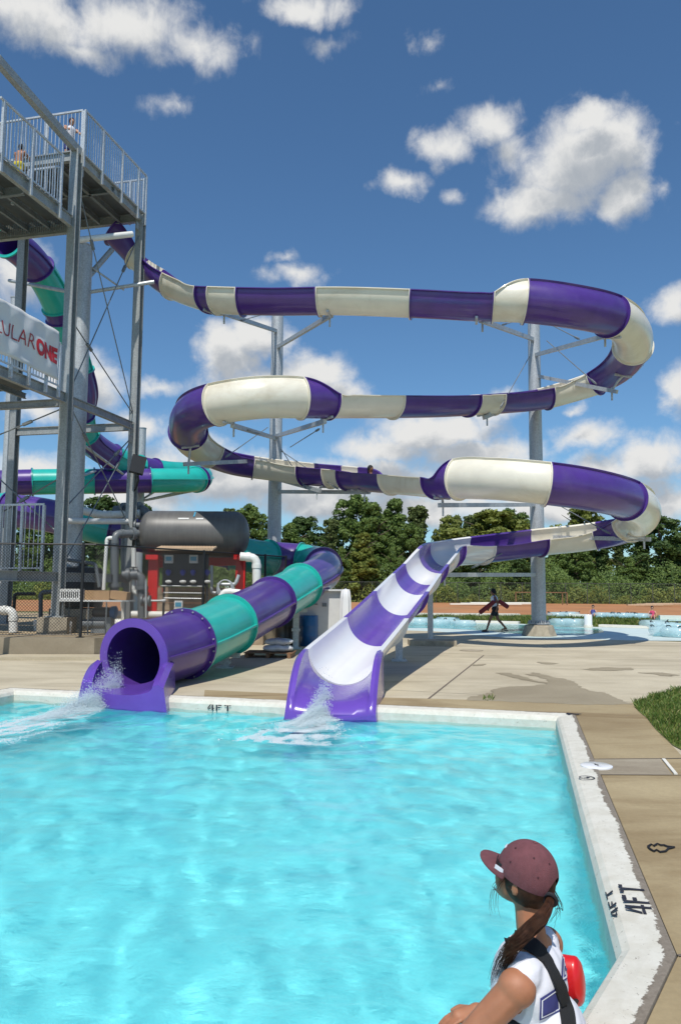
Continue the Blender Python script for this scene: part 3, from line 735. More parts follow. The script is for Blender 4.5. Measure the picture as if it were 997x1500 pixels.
# tube saddle post on the deck
def tube_post(px, py, label):
    b0 = G(px, py); t = thing('tube_slide_post', b0, label, 'support post', 'posts under the tube slide')
    i = min([j for j in range(len(TP)) if j > len(TP) * .85], key=lambda j: (TP[j][0] - b0.x) ** 2 + (TP[j][1] - b0.y) ** 2); zt = TP[i][2] - .62
    mb = MB(); mb.box((b0.x, b0.y, zt / 2), (.15, .15, zt)); obj('shaft', mb, MT['galv'], t)
    mb = MB(); mb.box((b0.x, b0.y, .015), (.34, .34, .03)); obj('base_plate', mb, MT['galv'], t)
    mb = MB(); mb.bar((b0.x - .3, b0.y, zt + .02), (b0.x + .3, b0.y, zt + .02), .1, .09); obj('saddle', mb, MT['galv'], t)
    mb = MB(); mb.box((b0.x, b0.y, zt * .5), (.22, .22, .07)); obj('collar', mb, MT['galv'], t)
tube_post(330, 978, 'stubby galvanised post under the turquoise band of the tube slide')
tube_post(433, 950, 'galvanised post under the tube slide between the barrels and the steel pole')
# tiny rider: sits in the channel, only the head shows over the lip
# ================================================================== TOWER
tu = V((math.sin(R(13.6)), math.cos(R(13.6)), 0)); tv = V((-tu.y, tu.x, 0))
A0 = D(93, 700, 20.0); A0.z = 0
B0 = A0 + tu * 3.6
PAD = 0.45
def T_(a, v_, z): return A0 + tu * a + tv * v_ + V((0, 0, z))
def zat(px, py, P0):   # height seen at a pixel row above a plan point
    return D(px, py, P0.y).z
tower = thing('slide_tower', T_(0, 0, PAD), 'tall galvanised steel platform tower with railings at the left, where both slides start', 'slide tower')
def TW(name, mb, mat='steel', parent=None, smooth=False): return obj(name, mb, MT[mat], parent or tower, smooth)
ZU, ZL = 13.20, 11.30
def column(a, v_, z0, z1, w_=.245):
    mb = MB(); p, q = T_(a, v_, z0), T_(a, v_, z1)
    mb.ibeam(p, q, w_, w_, up=tu, t=.03); mb.box(p + V((0, 0, .02)), (.5, .5, .04)); return TW('column', mb)
column(0, 0, PAD + .4, ZU + .16); column(3.6, 0, PAD, ZU - .05, .24); column(0, 4.2, PAD, ZU); column(3.6, 4.2, PAD, ZU); column(-3.2, 4.2, PAD, ZU)
mb = MB(); mb.box(T_(0, 0, PAD + .2), (.75, .75, .42)); 
ft = TW('concrete_footing', mb, 'concrete')
# upper deck: frame beams, joists, plate
for p, q in ((T_(0.1, -.02, ZU), T_(3.6, -.02, ZU)), (T_(0, 0, ZU), T_(0, 4.3, ZU)), (T_(3.6, 0.05, ZU), T_(3.6, 4.3, ZU)), (T_(0, 4.3, ZU), T_(3.6, 4.3, ZU))):
    mb = MB(); mb.ibeam(p, q, .14, .27); TW('deck_beam', mb)
for k in range(1, 6):
    mb = MB(); mb.ibeam(T_(.08, .7 * k, ZU - .02), T_(3.52, .7 * k, ZU - .02), .09, .18); TW('joist', mb, 'galvdark')
mb = MB(); mb.ibeam(T_(1.8, -.1, ZU - .03), T_(1.8, 4.2, ZU - .03), .10, .16); TW('joist', mb, 'galvdark')
mb = MB(); mb.bar(T_(-.02, 2.14, ZU + .16), T_(3.66, 2.14, ZU + .16), 4.3, .03); TW('deck_plate', mb, 'deckplate')
# roof/stringer beam continuing towards the viewer
mb = MB(); mb.bar(T_(-3.3, 0, ZU + .48), T_(.14, 0, ZU + .17), .16, .22); TW('stringer', mb)
# lower landing towards the viewer
mb = MB(); mb.ibeam(T_(-3.3, .0, ZL), T_(-.14, .0, ZL), .12, .30); TW('landing_beam', mb)
mb = MB(); mb.ibeam(T_(-.0, .14, ZL - .12), T_(-.0, 4.2, ZL - .12), .12, .26); TW('landing_beam', mb)
mb = MB(); mb.ibeam(T_(-2.0, .1, ZL - .1), T_(-2.0, 4.2, ZL - .1), .1, .2); TW('landing_beam', mb, 'galvdark')
for k in range(1, 6):
    mb = MB(); mb.ibeam(T_(-3.25, .65 * k, ZL - .06), T_(-.08, .65 * k, ZL - .06), .07, .16); TW('joist', mb, 'galvdark')
mb = MB(); mb.bar(T_(-3.3, 2.1, ZL + .13), T_(-.1, 2.1, ZL + .13), 4.0, .03)
TW('landing_plate', mb, 'deckplate')
mb = MB()
for k in range(60): mb.bar(T_(-.16, .2 + k * .066, ZL - .22), T_(-.16, .2 + k * .066, ZL + .1), .012, .03)
TW('grating', mb, 'galvdark')
# railings: posts, rails and pickets
def railing(p, q, zb, h, posts, base_drop=.12, pick=.115, mat='alu'):
    L = (q - p).length; d = (q - p).normalized(); t_ = V((0, 0, 1))
    P0 = V((p.x, p.y, zb)); rl = TW('railing', MB().bar(P0 + t_ * h, P0 + t_ * h + d * L, .05, .05), mat); TW('bottom_rail', MB().bar(P0 + t_ * .10, P0 + t_ * .10 + d * L, .035, .04), mat, rl)
    for s_ in posts:
        c = P0 + d * (L * s_); mb = MB(); mb.bar(c - t_ * base_drop, c + t_ * (h - .025), .065, .065, up=d); TW('rail_post', mb, mat, rl)
    n = int(L / pick); mb = MB()
    for k in range(1, n):
        c = P0 + d * (L * k / n); mb.bar(c + t_ * .12, c + t_ * (h - .02), .018, .018, up=d)
    TW('pickets', mb, mat, rl)
railing(T_(0.15, -.11, 0), T_(3.66, -.11, 0), ZU + .05, 1.35, (0, .27, .58, .86, 1), .28)
railing(T_(0.15, -.05, 0), T_(.15, 4.2, 0), ZU + .16, 1.24, (0, .26, .62, 1), .05)
railing(T_(3.66, -.05, 0), T_(3.66, 1.0, 0), ZU + .05, 1.25, (0, .45), .2)
railing(T_(-3.25, -.12, 0), T_(-.75, -.12, 0), ZL + .05, 1.42, (.05, .49, .97), .30, .105)
railing(T_(-.75, .0, 0), T_(-.75, .9, 0), ZL + .1, 1.1, (1,), .05)
railing(T_(-1.2, 1.0, 0), T_(-1.2, 4.0, 0), ZL + .1, 1.15, (0, .5, 1), .05)
# middle level
ZM = zat(83, 584, A0)
for p, q, h in ((T_(-3.3, 0, ZM), T_(-.13, 0, ZM), .26), (T_(.13, 0, ZM), T_(3.45, 0, ZM), .22), (T_(3.6, .1, ZM), T_(3.6, 4.2, ZM), .24), (T_(0, .1, ZM - .1), T_(0, 4.2, ZM - .1), .2)):
    mb = MB(); mb.ibeam(p, q, .12, h); TW('mid_beam', mb)
mb = MB(); mb.bar(T_(-3.3, 2.1, ZM + .14), T_(-.6, 2.1, ZM + .14), 4.0, .03); TW('landing_plate', mb, 'deckplate')
for k in range(1, 5):
    mb = MB(); mb.ibeam(T_(-3.3, .8 * k, ZM - .04), T_(-.6, .8 * k, ZM - .04), .07, .14); TW('joist', mb, 'galvdark')
railing(T_(-3.25, -.12, 0), T_(-.55, -.12, 0), ZM + .1, 1.2, (.3, .55, .8, 1), .2)
ZB2 = zat(80, 845, A0)
mb = MB(); mb.ibeam(T_(-3.2, .0, ZB2), T_(-.13, .0, ZB2), .12, .24); mb.ibeam(T_(.13, .0, ZB2), T_(3.5, .0, ZB2), .12, .24); TW('base_beam', mb)
mb = MB(); mb.ibeam(T_(0, .1, ZB2), T_(0, 4.2, ZB2), .12, .24); TW('base_beam', mb)
railing(T_(-.1, .45, 0), T_(-.1, 3, 0), ZB2 + .12, 1.75, (0, .25, .5, 1), .1, .13)
# brace rods with turnbuckles
def rod(a, c, r_=.018, nm='brace_rod'):
    mb = MB(); mb.tube([a, c], r_, 6); m_ = a + (c - a) * .22; e = (c - a).normalized()
    mb.bar(m_, m_ + e * .28, .07, .07); TW(nm, mb, 'galvdark')
pa = lambda px, py, s_: T_(s_, 0, 0) * 1 + V((0, 0, D(px, py, T_(s_, 0, 0).y).z))
rod(pa(112, 270, .1), pa(180, 605, 3.5)); rod(pa(200, 345, 3.5), pa(92, 575, .1)); rod(pa(96, 470, .1), pa(176, 606, 3.5))
rod(pa(180, 640, 3.5), pa(86, 745, .1)); rod(pa(88, 590, .1), pa(160, 770, 3.5)); rod(pa(182, 642, 3.5), pa(84, 830, .1))
za = lambda px, py, P_: V((P_.x, P_.y, D(px, py, P_.y).z))
rod(za(80, 598, T_(0, .1, 0)), T_(0, 4.2, 4.9)); rod(T_(0, 4.2, 6.3), za(78, 780, T_(0, .1, 0))); rod(za(82, 700, T_(0, .1, 0)), T_(0, 4.2, 2.3))
# gusset plates
for (s_, z_) in ((0, ZM), (3.6, ZM), (0, ZU - .2), (3.6, ZU - .25), (0, ZM - .3), (3.6, ZM - .3)):
    mb = MB(); mb.box(T_(s_ + (.2 if s_ == 0 else -.2), -.02, z_ - .12), (.02, .22, .22), Matrix.Rotation(-R(13.6), 3, 'Z')); TW('gusset', mb)
# floodlight on column B
fl = thing('floodlight', T_(3.6, -.2, zat(200, 680, B0)), 'black square floodlight on a curved arm fixed to the tower column', 'floodlight')
c = D(202, 681, B0.y - .35); mb = MB(); mb.box(c, (.42, .16, .55), Euler((R(-12), R(12), R(20))).to_matrix()); obj('lamp_housing', mb, MT['blackpaint'], fl)
mb = MB(); mb.tube([D(192, 722, B0.y), D(199, 716, B0.y - .15), D(203, 704, B0.y - .25), c], .028, 8); obj('arm', mb, MT['blackpaint'], fl)
# white beam under the deck and outrigger arms that hold the slide starts
mb = MB(); mb.tube([D(110, 352, A0.y + 1.2), D(194, 343, A0.y + 2.2)], .09, 12); TW('white_pipe_beam', mb, 'pvcwhite', None, True)
# banner
m, nt, b = newmat('banner_vinyl'); b.inputs['Base Color'].default_value = (.66, .67, .67, 1); b.inputs['Roughness'].default_value = .5; MT['banner'] = m
banner = thing('banner', T_(-1.5, -.2, ZM), 'wrinkled white banner with red lettering tied to the tower railing at the left edge', 'banner')
def ban(s_, t_):   # s_ along u (0 left .. 1 right), t_ 0 bottom .. 1 top
    a = -5.15 + 4.40 * s_
    top = zat(72, 487, T_(-.7, 0, 0)); bot = zat(75, 557, T_(-.7, 0, 0))
    sag = .18 * math.sin(PI * min(1, max(0, s_))) * 0
    z = bot + (top - bot) * t_ + .022 * math.sin(9 * s_ + 2)
    off = -.21 + .022 * math.sin(17 * s_ + 8 * t_) + .012 * math.sin(41 * s_ - 9 * t_)
    return T_(a, off, z)
mb = MB(); NS, NTT = 70, 14; mb.loft([[ban(i / NS, j / NTT) for j in range(NTT + 1)] for i in range(NS + 1)], closed=False)
cl = obj('cloth', mb, MT['banner'], banner, True)
sol = cl.modifiers.new('thick', 'SOLIDIFY'); sol.thickness = .006
def text_mesh(body, size, offset=0.0, extr=0.0):
    cu = bpy.data.curves.new('txt', 'FONT'); cu.body = body; cu.size = size; cu.offset = offset; cu.resolution_u = 3; cu.extrude = extr
    o = bpy.data.objects.new('txt', cu); C.objects.link(o); bpy.context.view_layer.update()
    me = bpy.data.meshes.new_from_object(o.evaluated_get(bpy.context.evaluated_depsgraph_get()))
    bpy.data.objects.remove(o); return me
MT['bannerred'] = simple('banner_red_ink', (.55, .02, .03), .5, 0, .03)
MT['bannergrey'] = simple('banner_grey_red_ink', (.38, .05, .06), .5, 0, .05)
def put_text(body, size, s0, t0, off, mat, nm, sx=1.0, slope=0.0):
    me = text_mesh(body, size, off)
    bm = bmesh.new(); bm.from_mesh(me); bmesh.ops.triangulate(bm, faces=bm.faces); bmesh.ops.subdivide_edges(bm, edges=[e for e in bm.edges if e.calc_length() > .12], cuts=2, use_grid_fill=False)
    bmesh.ops.triangulate(bm, faces=bm.faces)
    H = zat(72, 487, T_(-.7, 0, 0)) - zat(75, 557, T_(-.7, 0, 0))
    for v_ in bm.verts:
        s_ = s0 + v_.co.x * sx / 4.35; t_ = t0 + v_.co.y / H + slope * v_.co.x; v_.co = ban(s_, t_) - tv * .012 - ORG[banner.name]
    bm.to_mesh(me); bm.free(); o = link(nm, me, MT[mat], banner)
put_text('CELLULAR', .50, .245, .36, -.004, 'bannergrey', 'lettering', 1.0); put_text('ONE', .52, .785, .33, .028, 'bannerred', 'bold_lettering', .80)
# far poles of the tube slide
def plain_pole(px, base_py, top_py, Y, rad, label):
    b0 = D(px, 800, Y); b0.z = PAD; z1 = D(px, top_py, Y).z; t = thing('support_pole', b0, label, 'support pole', 'tall grey steel poles')
    mb = MB(); mb.tube([b0, V((b0.x, b0.y, (z1 + PAD) / 2)), V((b0.x, b0.y, z1))], [rad * 1.1, rad, rad * .95], 20); obj('shaft', mb, MT['galv'], t, True)
    mb = MB(); mb.lathe((b0.x, b0.y, z1), [(rad * 1.04, 0), (rad * 1.04, .04)], 20); obj('cap', mb, MT['galv'], t); return t
pp = plain_pole(106, 800, 362, 22.5, .26, 'thick grey pole standing between the two tower columns')
for (x0, y0, Y0, x1, y1, Y1, r_) in [(116,430,22.5,14,411,26.6,.06),(118,430,22.5,226,413,22.9,.06),(124,412,22.5,164,366,23.4,.09),(125,385,22.5,182,425,23.2,.03),(112,700,22.5,140,690,33,.05),(106,640,22.5,180,694,34,.05)]:
    mb = MB(); mb.tube([D(x0, y0, Y0), D(x1, y1, Y1)], r_, 8); obj('arm', mb, MT['galv'], pp)
pq = plain_pole(203, 850, 628, 37, .20, 'slim pale pole far behind the tower under the end of the tube loop')
for x1, y1 in ((292, 714), (285, 719), (240, 712)):
    mb = MB(); mb.tube([D(203, 735, 37), D(x1, y1, 37.6)], .05, 8); obj('arm', mb, MT['galv'], pq)
plain_pole(5, 850, 437, 30, .17, 'pale pole top showing above the banner at the left edge')
# ================================================================== EQUIPMENT YARD
yard = [V((-30, 17.6, 0)), G(0, 970), G(130, 971), G(405, 948)]
w0 = V((-26, 17.2, 0)); wk = D(140, 900, 18.3); wk.z = 0; w1 = D(425, 900, 25.0); w1.z = 0
fd = (wk - w0).normalized(); fnn = V((-fd.y, fd.x, 0)); fd2 = (w1 - wk).normalized(); fn2 = V((-fd2.y, fd2.x, 0)); fnm = (fnn + fn2).normalized()
mb = MB(); Zt = V((0, 0, PAD - .002)); rows_ = [(w0, fnn), (wk, fnm), (w1, fn2)]
mb.loft([[p, p + Zt, p + n_ * .3 + Zt, p + n_ * .3] for p, n_ in rows_], caps=True)
rw = obj('retaining_wall', mb, MT['wall']); tag(rw, 'low tan concrete retaining wall in front of the fenced equipment yard', 'retaining wall')
ZP = V((0, 0, PAD)); far_l, far_r = V((-26, 36, 0)), w1 + V((1.5, 9, 0))
mb = MB(); mb.add([w0 + fnn * .3 + ZP, wk + fnm * .3 + ZP, w1 + fn2 * .3 + ZP, far_r + ZP, far_l + ZP], [(0, 1, 2, 3, 4)])
struct('yard_ground', mb, MT['gravel'])
mb = MB(); e1 = w1 + fn2 * .3; mb.add([e1, far_r, far_r + ZP, e1 + ZP, far_l, far_l + ZP], [(0, 1, 2, 3), (1, 4, 5, 2)]); struct('yard_bank', mb, MT['gravel'])
mb = MB(); mb.bar(w0 - fnn * .38 + V((0, 0, .03)), wk + fd * .9 - fnn * .38 + V((0, 0, .03)), .74, .09); tag(obj('concrete_step', mb, MT['deck']), 'shallow concrete step along the foot of the retaining wall', 'step')
# chain link fence
def chain_fence(p0, p1, zb, h, posts, label, mat='blackpaint', pitch=.075, wr=.0042, cat='fence'):
    t = thing('chain_link_fence', p0 + V((0, 0, zb)), label, cat); d = (p1 - p0); L = d.length; d.normalize(); z = V((0, 0, 1)); b_ = p0 + z * zb
    mb = MB(); mb.tube([b_ + z * h, b_ + z * h + d * L], .022, 8); obj('top_rail', mb, MT[mat], t)
    mb = MB(); mb.tube([b_ + z * .06, b_ + z * .06 + d * L], .008, 6); obj('bottom_wire', mb, MT[mat], t)
    for s_ in posts:
        mb = MB(); c = b_ + d * s_; mb.tube([c, c + z * (h + .04)], .036, 10); mb.box(c + z * .01, (.16, .16, .02)); obj('post', mb, MT[mat], t)
    mb = MB(); n = int((L + h) / pitch); nn = V((-d.y, d.x, 0))
    for k in range(n):
        for sg in (0, 1):
            a = k * pitch
            x0, z0 = a, 0.05; x1, z1 = a - (h - .08), h - .03
            if x1 < 0: z1 = z0 + (x0) ; x1 = 0
            if x0 > L: z0 = .05 + (x0 - L); x0 = L
            if z0 >= z1: continue
            if sg: x0, x1 = L - x0, L - x1
            a3 = b_ + d * x0 + z * z0 + nn * (.004 if sg else -.004); b3 = b_ + d * x1 + z * z1 + nn * (.004 if sg else -.004)
            mb.tube([a3, b3], wr, 3, cap=False)
    obj('wire_mesh', mb, MT[mat], t); return t
f0 = w0 + fnn * .16; f1 = wk + fnm * .16; f2 = w1 + fn2 * .16
def s_at(px, a, b):   # station on a run where a pixel column meets it
    d = (b - a).normalized(); k = ray(px, 850); k = k.x / k.y; return (k * a.y - a.x) / (d.x - k * d.y)
L1 = (f1 - f0).length; L2 = (f2 - f1).length
chain_fence(f0, f1, PAD, 2.18, [2, 5, 8, 11, 14, s_at(-130, f0, f1), s_at(121, f0, f1)], 'black chain link fence run along the retaining wall left of the tube mouth')
chain_fence(f1, f2, PAD, 2.18, [s_at(298, f1, f2), s_at(388, f1, f2), L2 - .05], 'black chain link fence run slanting back in front of the tank and controllers')
# dark filter tank on red cradle
TKY = 23.6
tk = thing('filter_tank', D(285, 850, TKY), 'big dark grey horizontal filter tank with rounded ends', 'tank')
c0, c1 = D(222, 782, TKY), D(345, 783, TKY); r_ = .70; ax = (c1 - c0).normalized()
mb = MB(); prof = []
for k in range(9): a = PI / 2 * k / 8; prof.append((r_ * math.sin(a), -.36 * math.cos(a)))
LL = (c1 - c0).length
for k in range(1, 9): prof.append((r_ * (1 + .006 * (k % 2)), LL * k / 9))
for k in range(9): a = PI / 2 * k / 8; prof.append((r_ * math.cos(a), LL + .42 * math.sin(a)))
mb.lathe(c0, prof, 48, ax); obj('vessel', mb, MT['tank'], tk, True)
for dx, dy, w_, h_, mt in ((-.10, .42, .32, .055, 'paperwhite'), (.38, .42, .22, .055, 'paperwhite'), (.2, .56, .05, .26, 'screen')):
    a = math.asin(dy / r_) ; cc = c0 + ax * (LL / 2 + dx - .1) + V((0, -math.cos(a), math.sin(a))) * (r_ + .008)
    mb = MB(); mb.box(cc, (w_, .008, h_), Matrix.Rotation(-a, 3, 'X')); obj('sticker', mb, MT[mt], tk)
fr = thing('tank_cradle', D(285, 900, TKY), 'bright red steel cradle under the dark tank', 'steel frame')
for px in (226, 353):
    cc = D(px, 818, TKY - .3); 
    mb = MB(); mb.box((cc.x, cc.y, (cc.z + PAD) / 2), (.28, .22, cc.z - PAD)); obj('leg', mb, MT['red'], fr)
    cc2 = D(px, 818, TKY + .7); mb = MB(); mb.box((cc2.x, cc2.y, (cc2.z + PAD) / 2), (.2, .2, cc2.z - PAD)); obj('leg', mb, MT['red'], fr)
    mb = MB(); mb.box((cc.x, cc.y + .45, cc.z + .03), (.36, 1.5, .14)); obj('saddle_beam', mb, MT['red'], fr)
a_, b_ = D(226, 822, TKY + .62), D(353, 818, TKY + .62); mb = MB(); mb.bar(a_, b_, .12, .42); obj('rail', mb, MT['red'], fr)
a_, b_ = D(226, 858, TKY - .3), D(238, 870, TKY - .5); mb = MB(); mb.bar(a_, D(241, 866, TKY - .3) , .1, .1); mb2 = MB(); mb2.bar(D(222, 900, TKY - .3), D(240, 888, TKY - .3), .09, .09)
obj('brace', mb, MT['red'], fr); obj('brace', mb2, MT['red'], fr)
# chemical controller board with roof
cb_ = thing('controller_board', D(272, 900, 22.5), 'black pump and controller board under a small corrugated tan roof', 'control panel')
cc = D(272, 838, 22.6); mb = MB(); mb.box((cc.x, cc.y, cc.z + .05), (1.32, .04, .95)); obj('back_panel', mb, MT['blackplastic'], cb_)
cc = D(273, 803, 22.3); mb = MB(); ro = Euler((R(8), 0, 0)).to_matrix()
for k in range(20): mb.tube([cc + ro @ V((-.78 + k * .082, -.35, 0)), cc + ro @ V((-.78 + k * .082, .35, 0))], .043, 8)
obj('corrugated_roof', mb, MT['tan'], cb_)
for px in (241, 304):
    q = D(px, 845, 22.65); mb = MB(); mb.box((q.x, q.y, (PAD + 2.45) / 2), (.06, .05, 2.45 - PAD)); obj('leg', mb, MT['blackpaint'], cb_)
for px, py in ((248, 819), (284, 819), (262, 886)):
    q = D(px, py, 22.5); mb = MB(); mb.box(q, (.24, .12, .24)); o = obj('controller', mb, MT['paperwhite'], cb_)
    mb = MB(); mb.box(q + V((0, -.066, .01)), (.17, .012, .12)); obj('screen', mb, MT['screen'], o)
for px in (247, 268, 283, 304):
    q = D(px, 838, 22.45); mb = MB(); mb.lathe(q, [(.07, -.09), (.075, .06), (.05, .09)], 12, (0, -1, 0)); mb.lathe(q - V((0, 0, .10)), [(.045, 0), (.05, .05)], 10); obj('pump', mb, MT['pumpblue'], cb_, True)
    q = D(px, 852, 22.4); mb = MB(); mb.lathe(q, [(.02, -.09), (.05, -.03), (.05, .03), (.02, .09)], 10, (1, 0, 0)); obj('injector', mb, MT['paperwhite'], cb_, True)
for k, (xa, xb, yy) in enumerate(((236, 300, 858), (240, 296, 876), (240, 300, 868))):
    mb = MB(); mb.tube([D(xa, yy, 22.5), D(xb, yy + 1, 22.5)], .018, 6); obj('small_pipe', mb, MT['paperwhite' if k != 1 else 'galv'], cb_)
rk = thing('block_wall', D(272, 905, 23.3), 'tan stone blocks stacked under the controller board', 'stone wall')
mb = MB(); q = D(272, 880, 23.4); rr = random.Random(4)
for row in range(5):
    x = q.x - .95 + .12 * (row % 2)
    while x < q.x + 1.9:
        w_ = rr.uniform(.24, .42); mb.box((x + w_ / 2, q.y + rr.uniform(-.03, .03), PAD + .13 + row * .235), (w_ - .015, .3, .22)); x += w_
obj('blocks', mb, MT['rubble'], rk)
# pipes: polylines with fittings
def pipe(name, pts, r_, mat, label, cat='pipe', group=None, flanges=()):
    p = [D(*q) for q in pts]; t = thing(name, p[0], label, cat, group)
    sm = []
    for i, q in enumerate(p):
        if 0 < i < len(p) - 1:
            a = (p[i - 1] - q).normalized(); b_ = (p[i + 1] - q).normalized(); k = min(r_ * 1.7, (p[i - 1] - q).length * .45, (p[i + 1] - q).length * .45)
            for s_ in (0, .25, .5, .75, 1): sm.append((q + a * k) * (1 - s_) ** 2 + q * 2 * s_ * (1 - s_) + (q + b_ * k) * s_ ** 2)
        else: sm.append(q)
    mb = MB(); mb.tube(sm, r_, 14); obj('pipe_run', mb, MT[mat], t, True)
    for i, q in enumerate(p[1:-1]):
        a = (p[i] - q).normalized(); b_ = (p[i + 2] - q).normalized()
        for e in (a, b_):
            if (q + e * r_ * 2 - q).length > 0:
                mb = MB(); mb.lathe(q + e * r_ * 1.5, [(r_ * 1.13, 0), (r_ * 1.13, r_ * .9)], 14, e); obj('fitting', mb, MT[mat], t, True)
    for f in flanges:
        i, s_ = int(f), f - int(f); q = p[i] * (1 - s_) + p[i + 1] * s_; e = (p[i + 1] - p[i]).normalized(); mb = MB(); mb.lathe(q - e * .05, [(r_ * 1.6, 0), (r_ * 1.6, .1)], 16, e)
        for k in range(8):
            pass
        obj('flange', mb, MT['pvcgrey' if mat == 'pvcgrey' else mat], t, True)
    return t
pipe('pipe', [(96, 742, 23.8), (150, 755, 23.8), (205, 752, 23.8)], .12, 'pvcwhite', 'white pipe sloping down from the tower column towards the grey flanges')
pipe('pipe', [(86, 763, 21.3), (186, 764, 23.3)], .085, 'pvcwhite', 'straight white horizontal pipe crossing both tower columns')
pipe('pipe', [(168, 866, 22.6), (168, 782, 22.6), (206, 782, 23.2)], .12, 'pvcgrey', 'thick dark grey pipe rising then bending right to the tank', flanges=(0.1, 1.7))
pipe('pipe', [(168, 748, 24.2), (214, 746, 24.0), (217, 770, 24.0)], .15, 'pvcgrey', 'grey bent pipe with bolted flanges beside the tank end', flanges=(0.3, 0.8, 1.5))
pipe('pipe', [(187, 748, 23.9), (187, 860, 23.9)], .20, 'galvdark', 'pale upright pipe at the left end of the tank')
pipe('pipe', [(152, 864, 20.0), (157, 788, 20.0), (165, 788, 20.0)], .045, 'pvcwhite', 'thin white upright pipe beside the dark grey pipe')
pipe('pipe', [(180, 842, 22.9), (208, 842, 22.9), (208, 905, 22.9)], .12, 'pvcgrey', 'short grey elbow pipe left of the red leg', flanges=(0.3, 1.3))
pipe('pipe', [(352, 815, 22.4), (376, 817, 22.4), (376, 885, 22.4)], .125, 'pvcwhite', 'white elbow pipe beneath the right end of the tank')
pipe('pipe', [(322, 880, 22.0), (328, 866, 22.0), (352, 868, 22.0)], .09, 'pvcwhite', 'small white bent pipe right of the controller board')
pipe('pipe', [(104, 913, 22.2), (180, 913, 22.2), (252, 917, 22.2)], .13, 'pvcwhite', 'long white pipe along the ground, nearest the fence')
pipe('pipe', [(110, 899, 23.2), (250, 901, 23.2)], .11, 'pvcwhite', 'long white pipe along the ground behind the nearest one')
pipe('pipe', [(172, 873, 20.1), (184, 874, 22.1), (184, 912, 22.1)], .12, 'pvcwhite', 'white elbow pipe beside the cardboard box')
pipe('pipe', [(-25, 894, 19.9), (20, 894, 19.9), (20, 926, 19.9)], .11, 'pvcwhite', 'white elbow pipe at the left edge of the yard')
pipe('pipe', [(122, 914, 20.0), (155, 914, 20.0)], .125, 'pvcgrey', 'short shaded grey pipe length on the ground behind the table')
for k, (px, py, h_, lb) in enumerate(((54, 924, .28, 'capped white pipe stub beside the concrete footing'), (100, 928, .30, 'capped white pipe stub left of the black fence post'))):
    q = G(px, py, PAD); t = thing('pipe_stub', q, lb, 'pipe', 'capped pipe stubs'); mb = MB(); mb.lathe(q, [(.075, 0), (.075, h_ - .1)], 14); obj('pipe_run', mb, MT['pvcwhite'], t, True)
    mb = MB(); mb.lathe(q + V((0, 0, h_ - .12)), [(.09, 0), (.09, .1), (.06, .13)], 14); obj('cap', mb, MT['pvcwhite'], t, True)
q = D(118, 815, 22.6); mb = MB(); mb.lathe(V((q.x, q.y, PAD + .6)), [(.66, 0), (.68, .1), (.68, 1.0), (.6, 1.12), (.2, 1.18), (.2, 1.25)], 28); t = obj('chemical_tank', mb, MT['blackplastic'], None, True); tag(t, 'round black plastic tank behind the tower column', 'tank')
q = D(125, 846, 22.6); mb = MB(); mb.box((q.x, q.y, PAD + .28), (1.5, 1.4, .56)); tag(obj('concrete_plinth', mb, MT['concrete']), 'concrete plinth under the round black tank', 'plinth')
pipe('pipe', [(98, 820, 21.6), (140, 826, 21.6), (146, 860, 21.6)], .05, 'pvcgrey', 'thin grey bent pipe in front of the round black tank')
pipe('pipe', [(196, 800, 23.0), (196, 868, 23.0), (214, 872, 23.0)], .07, 'pvcwhite', 'white pipe dropping between the grey pipes and the red leg', flanges=(0.5,))
pipe('pipe', [(310, 828, 22.6), (310, 868, 22.6), (344, 872, 22.6)], .045, 'galv', 'thin galvanised pipe right of the controller board')
pipe('pipe', [(318, 856, 22.4), (345, 856, 22.4), (350, 842, 22.4)], .05, 'galv', 'short galvanised pipe rising to the right red leg')
pipe('pipe', [(214, 880, 22.6), (243, 880, 22.6)], .03, 'galv', 'thin galvanised conduit crossing the left red leg', flanges=(0.9,))
pipe('pipe', [(214, 905, 22.0), (214, 850, 22.0)], .03, 'galv', 'thin upright conduit left of the red leg')
pipe('pipe', [(60, 905, 22.5), (60, 868, 22.5), (88, 866, 22.5)], .06, 'pvcgrey', 'grey elbow pipe left of the concrete plinth')
pipe('pipe', [(20, 905, 22.5), (22, 870, 22.5), (52, 870, 22.5)], .05, 'blackplastic', 'black pipe bend near the left edge of the yard')
for px, py, Y, lb in ((204, 770, 23.4, 'grey valve by the lower left side of the tank'), (206, 795, 23.4, 'grey valve below the tank end'), (196, 842, 22.9, 'grey valve on the elbow pipe left of the red leg'), (214, 880, 22.6, 'dark valve low beside the red leg')):
    q = D(px, py, Y); t = thing('valve', q, lb, 'valve', 'valves on the pump pipes'); mb = MB(); mb.lathe(q - V((.13, 0, 0)), [(.16, 0), (.16, .05), (.10, .06), (.10, .20), (.16, .21), (.16, .26)], 16, (1, 0, 0)); obj('flanged_body', mb, MT['pvcgrey'], t, True)
    mb = MB(); mb.bar(q, q + V((0, -.05, .22)), .03, .03); mb.bar(q + V((-.12, -.05, .22)), q + V((.12, -.05, .22)), .03, .03); obj('handle', mb, MT['blackplastic'], t)
hz = thing('coiled_hose', D(330, 880, 22.2), 'pale coiled hose hanging right of the controller board', 'hose'); mb = MB()
for k in range(4): mb.torus(D(330, 862, 22.2) + V((0, -.02 * k, .02 * k)), .24 - .02 * k, .018, 24, 6, Matrix.Rotation(R(90), 3, 'X'))
obj('hose_loops', mb, MT['galv'], hz, True)
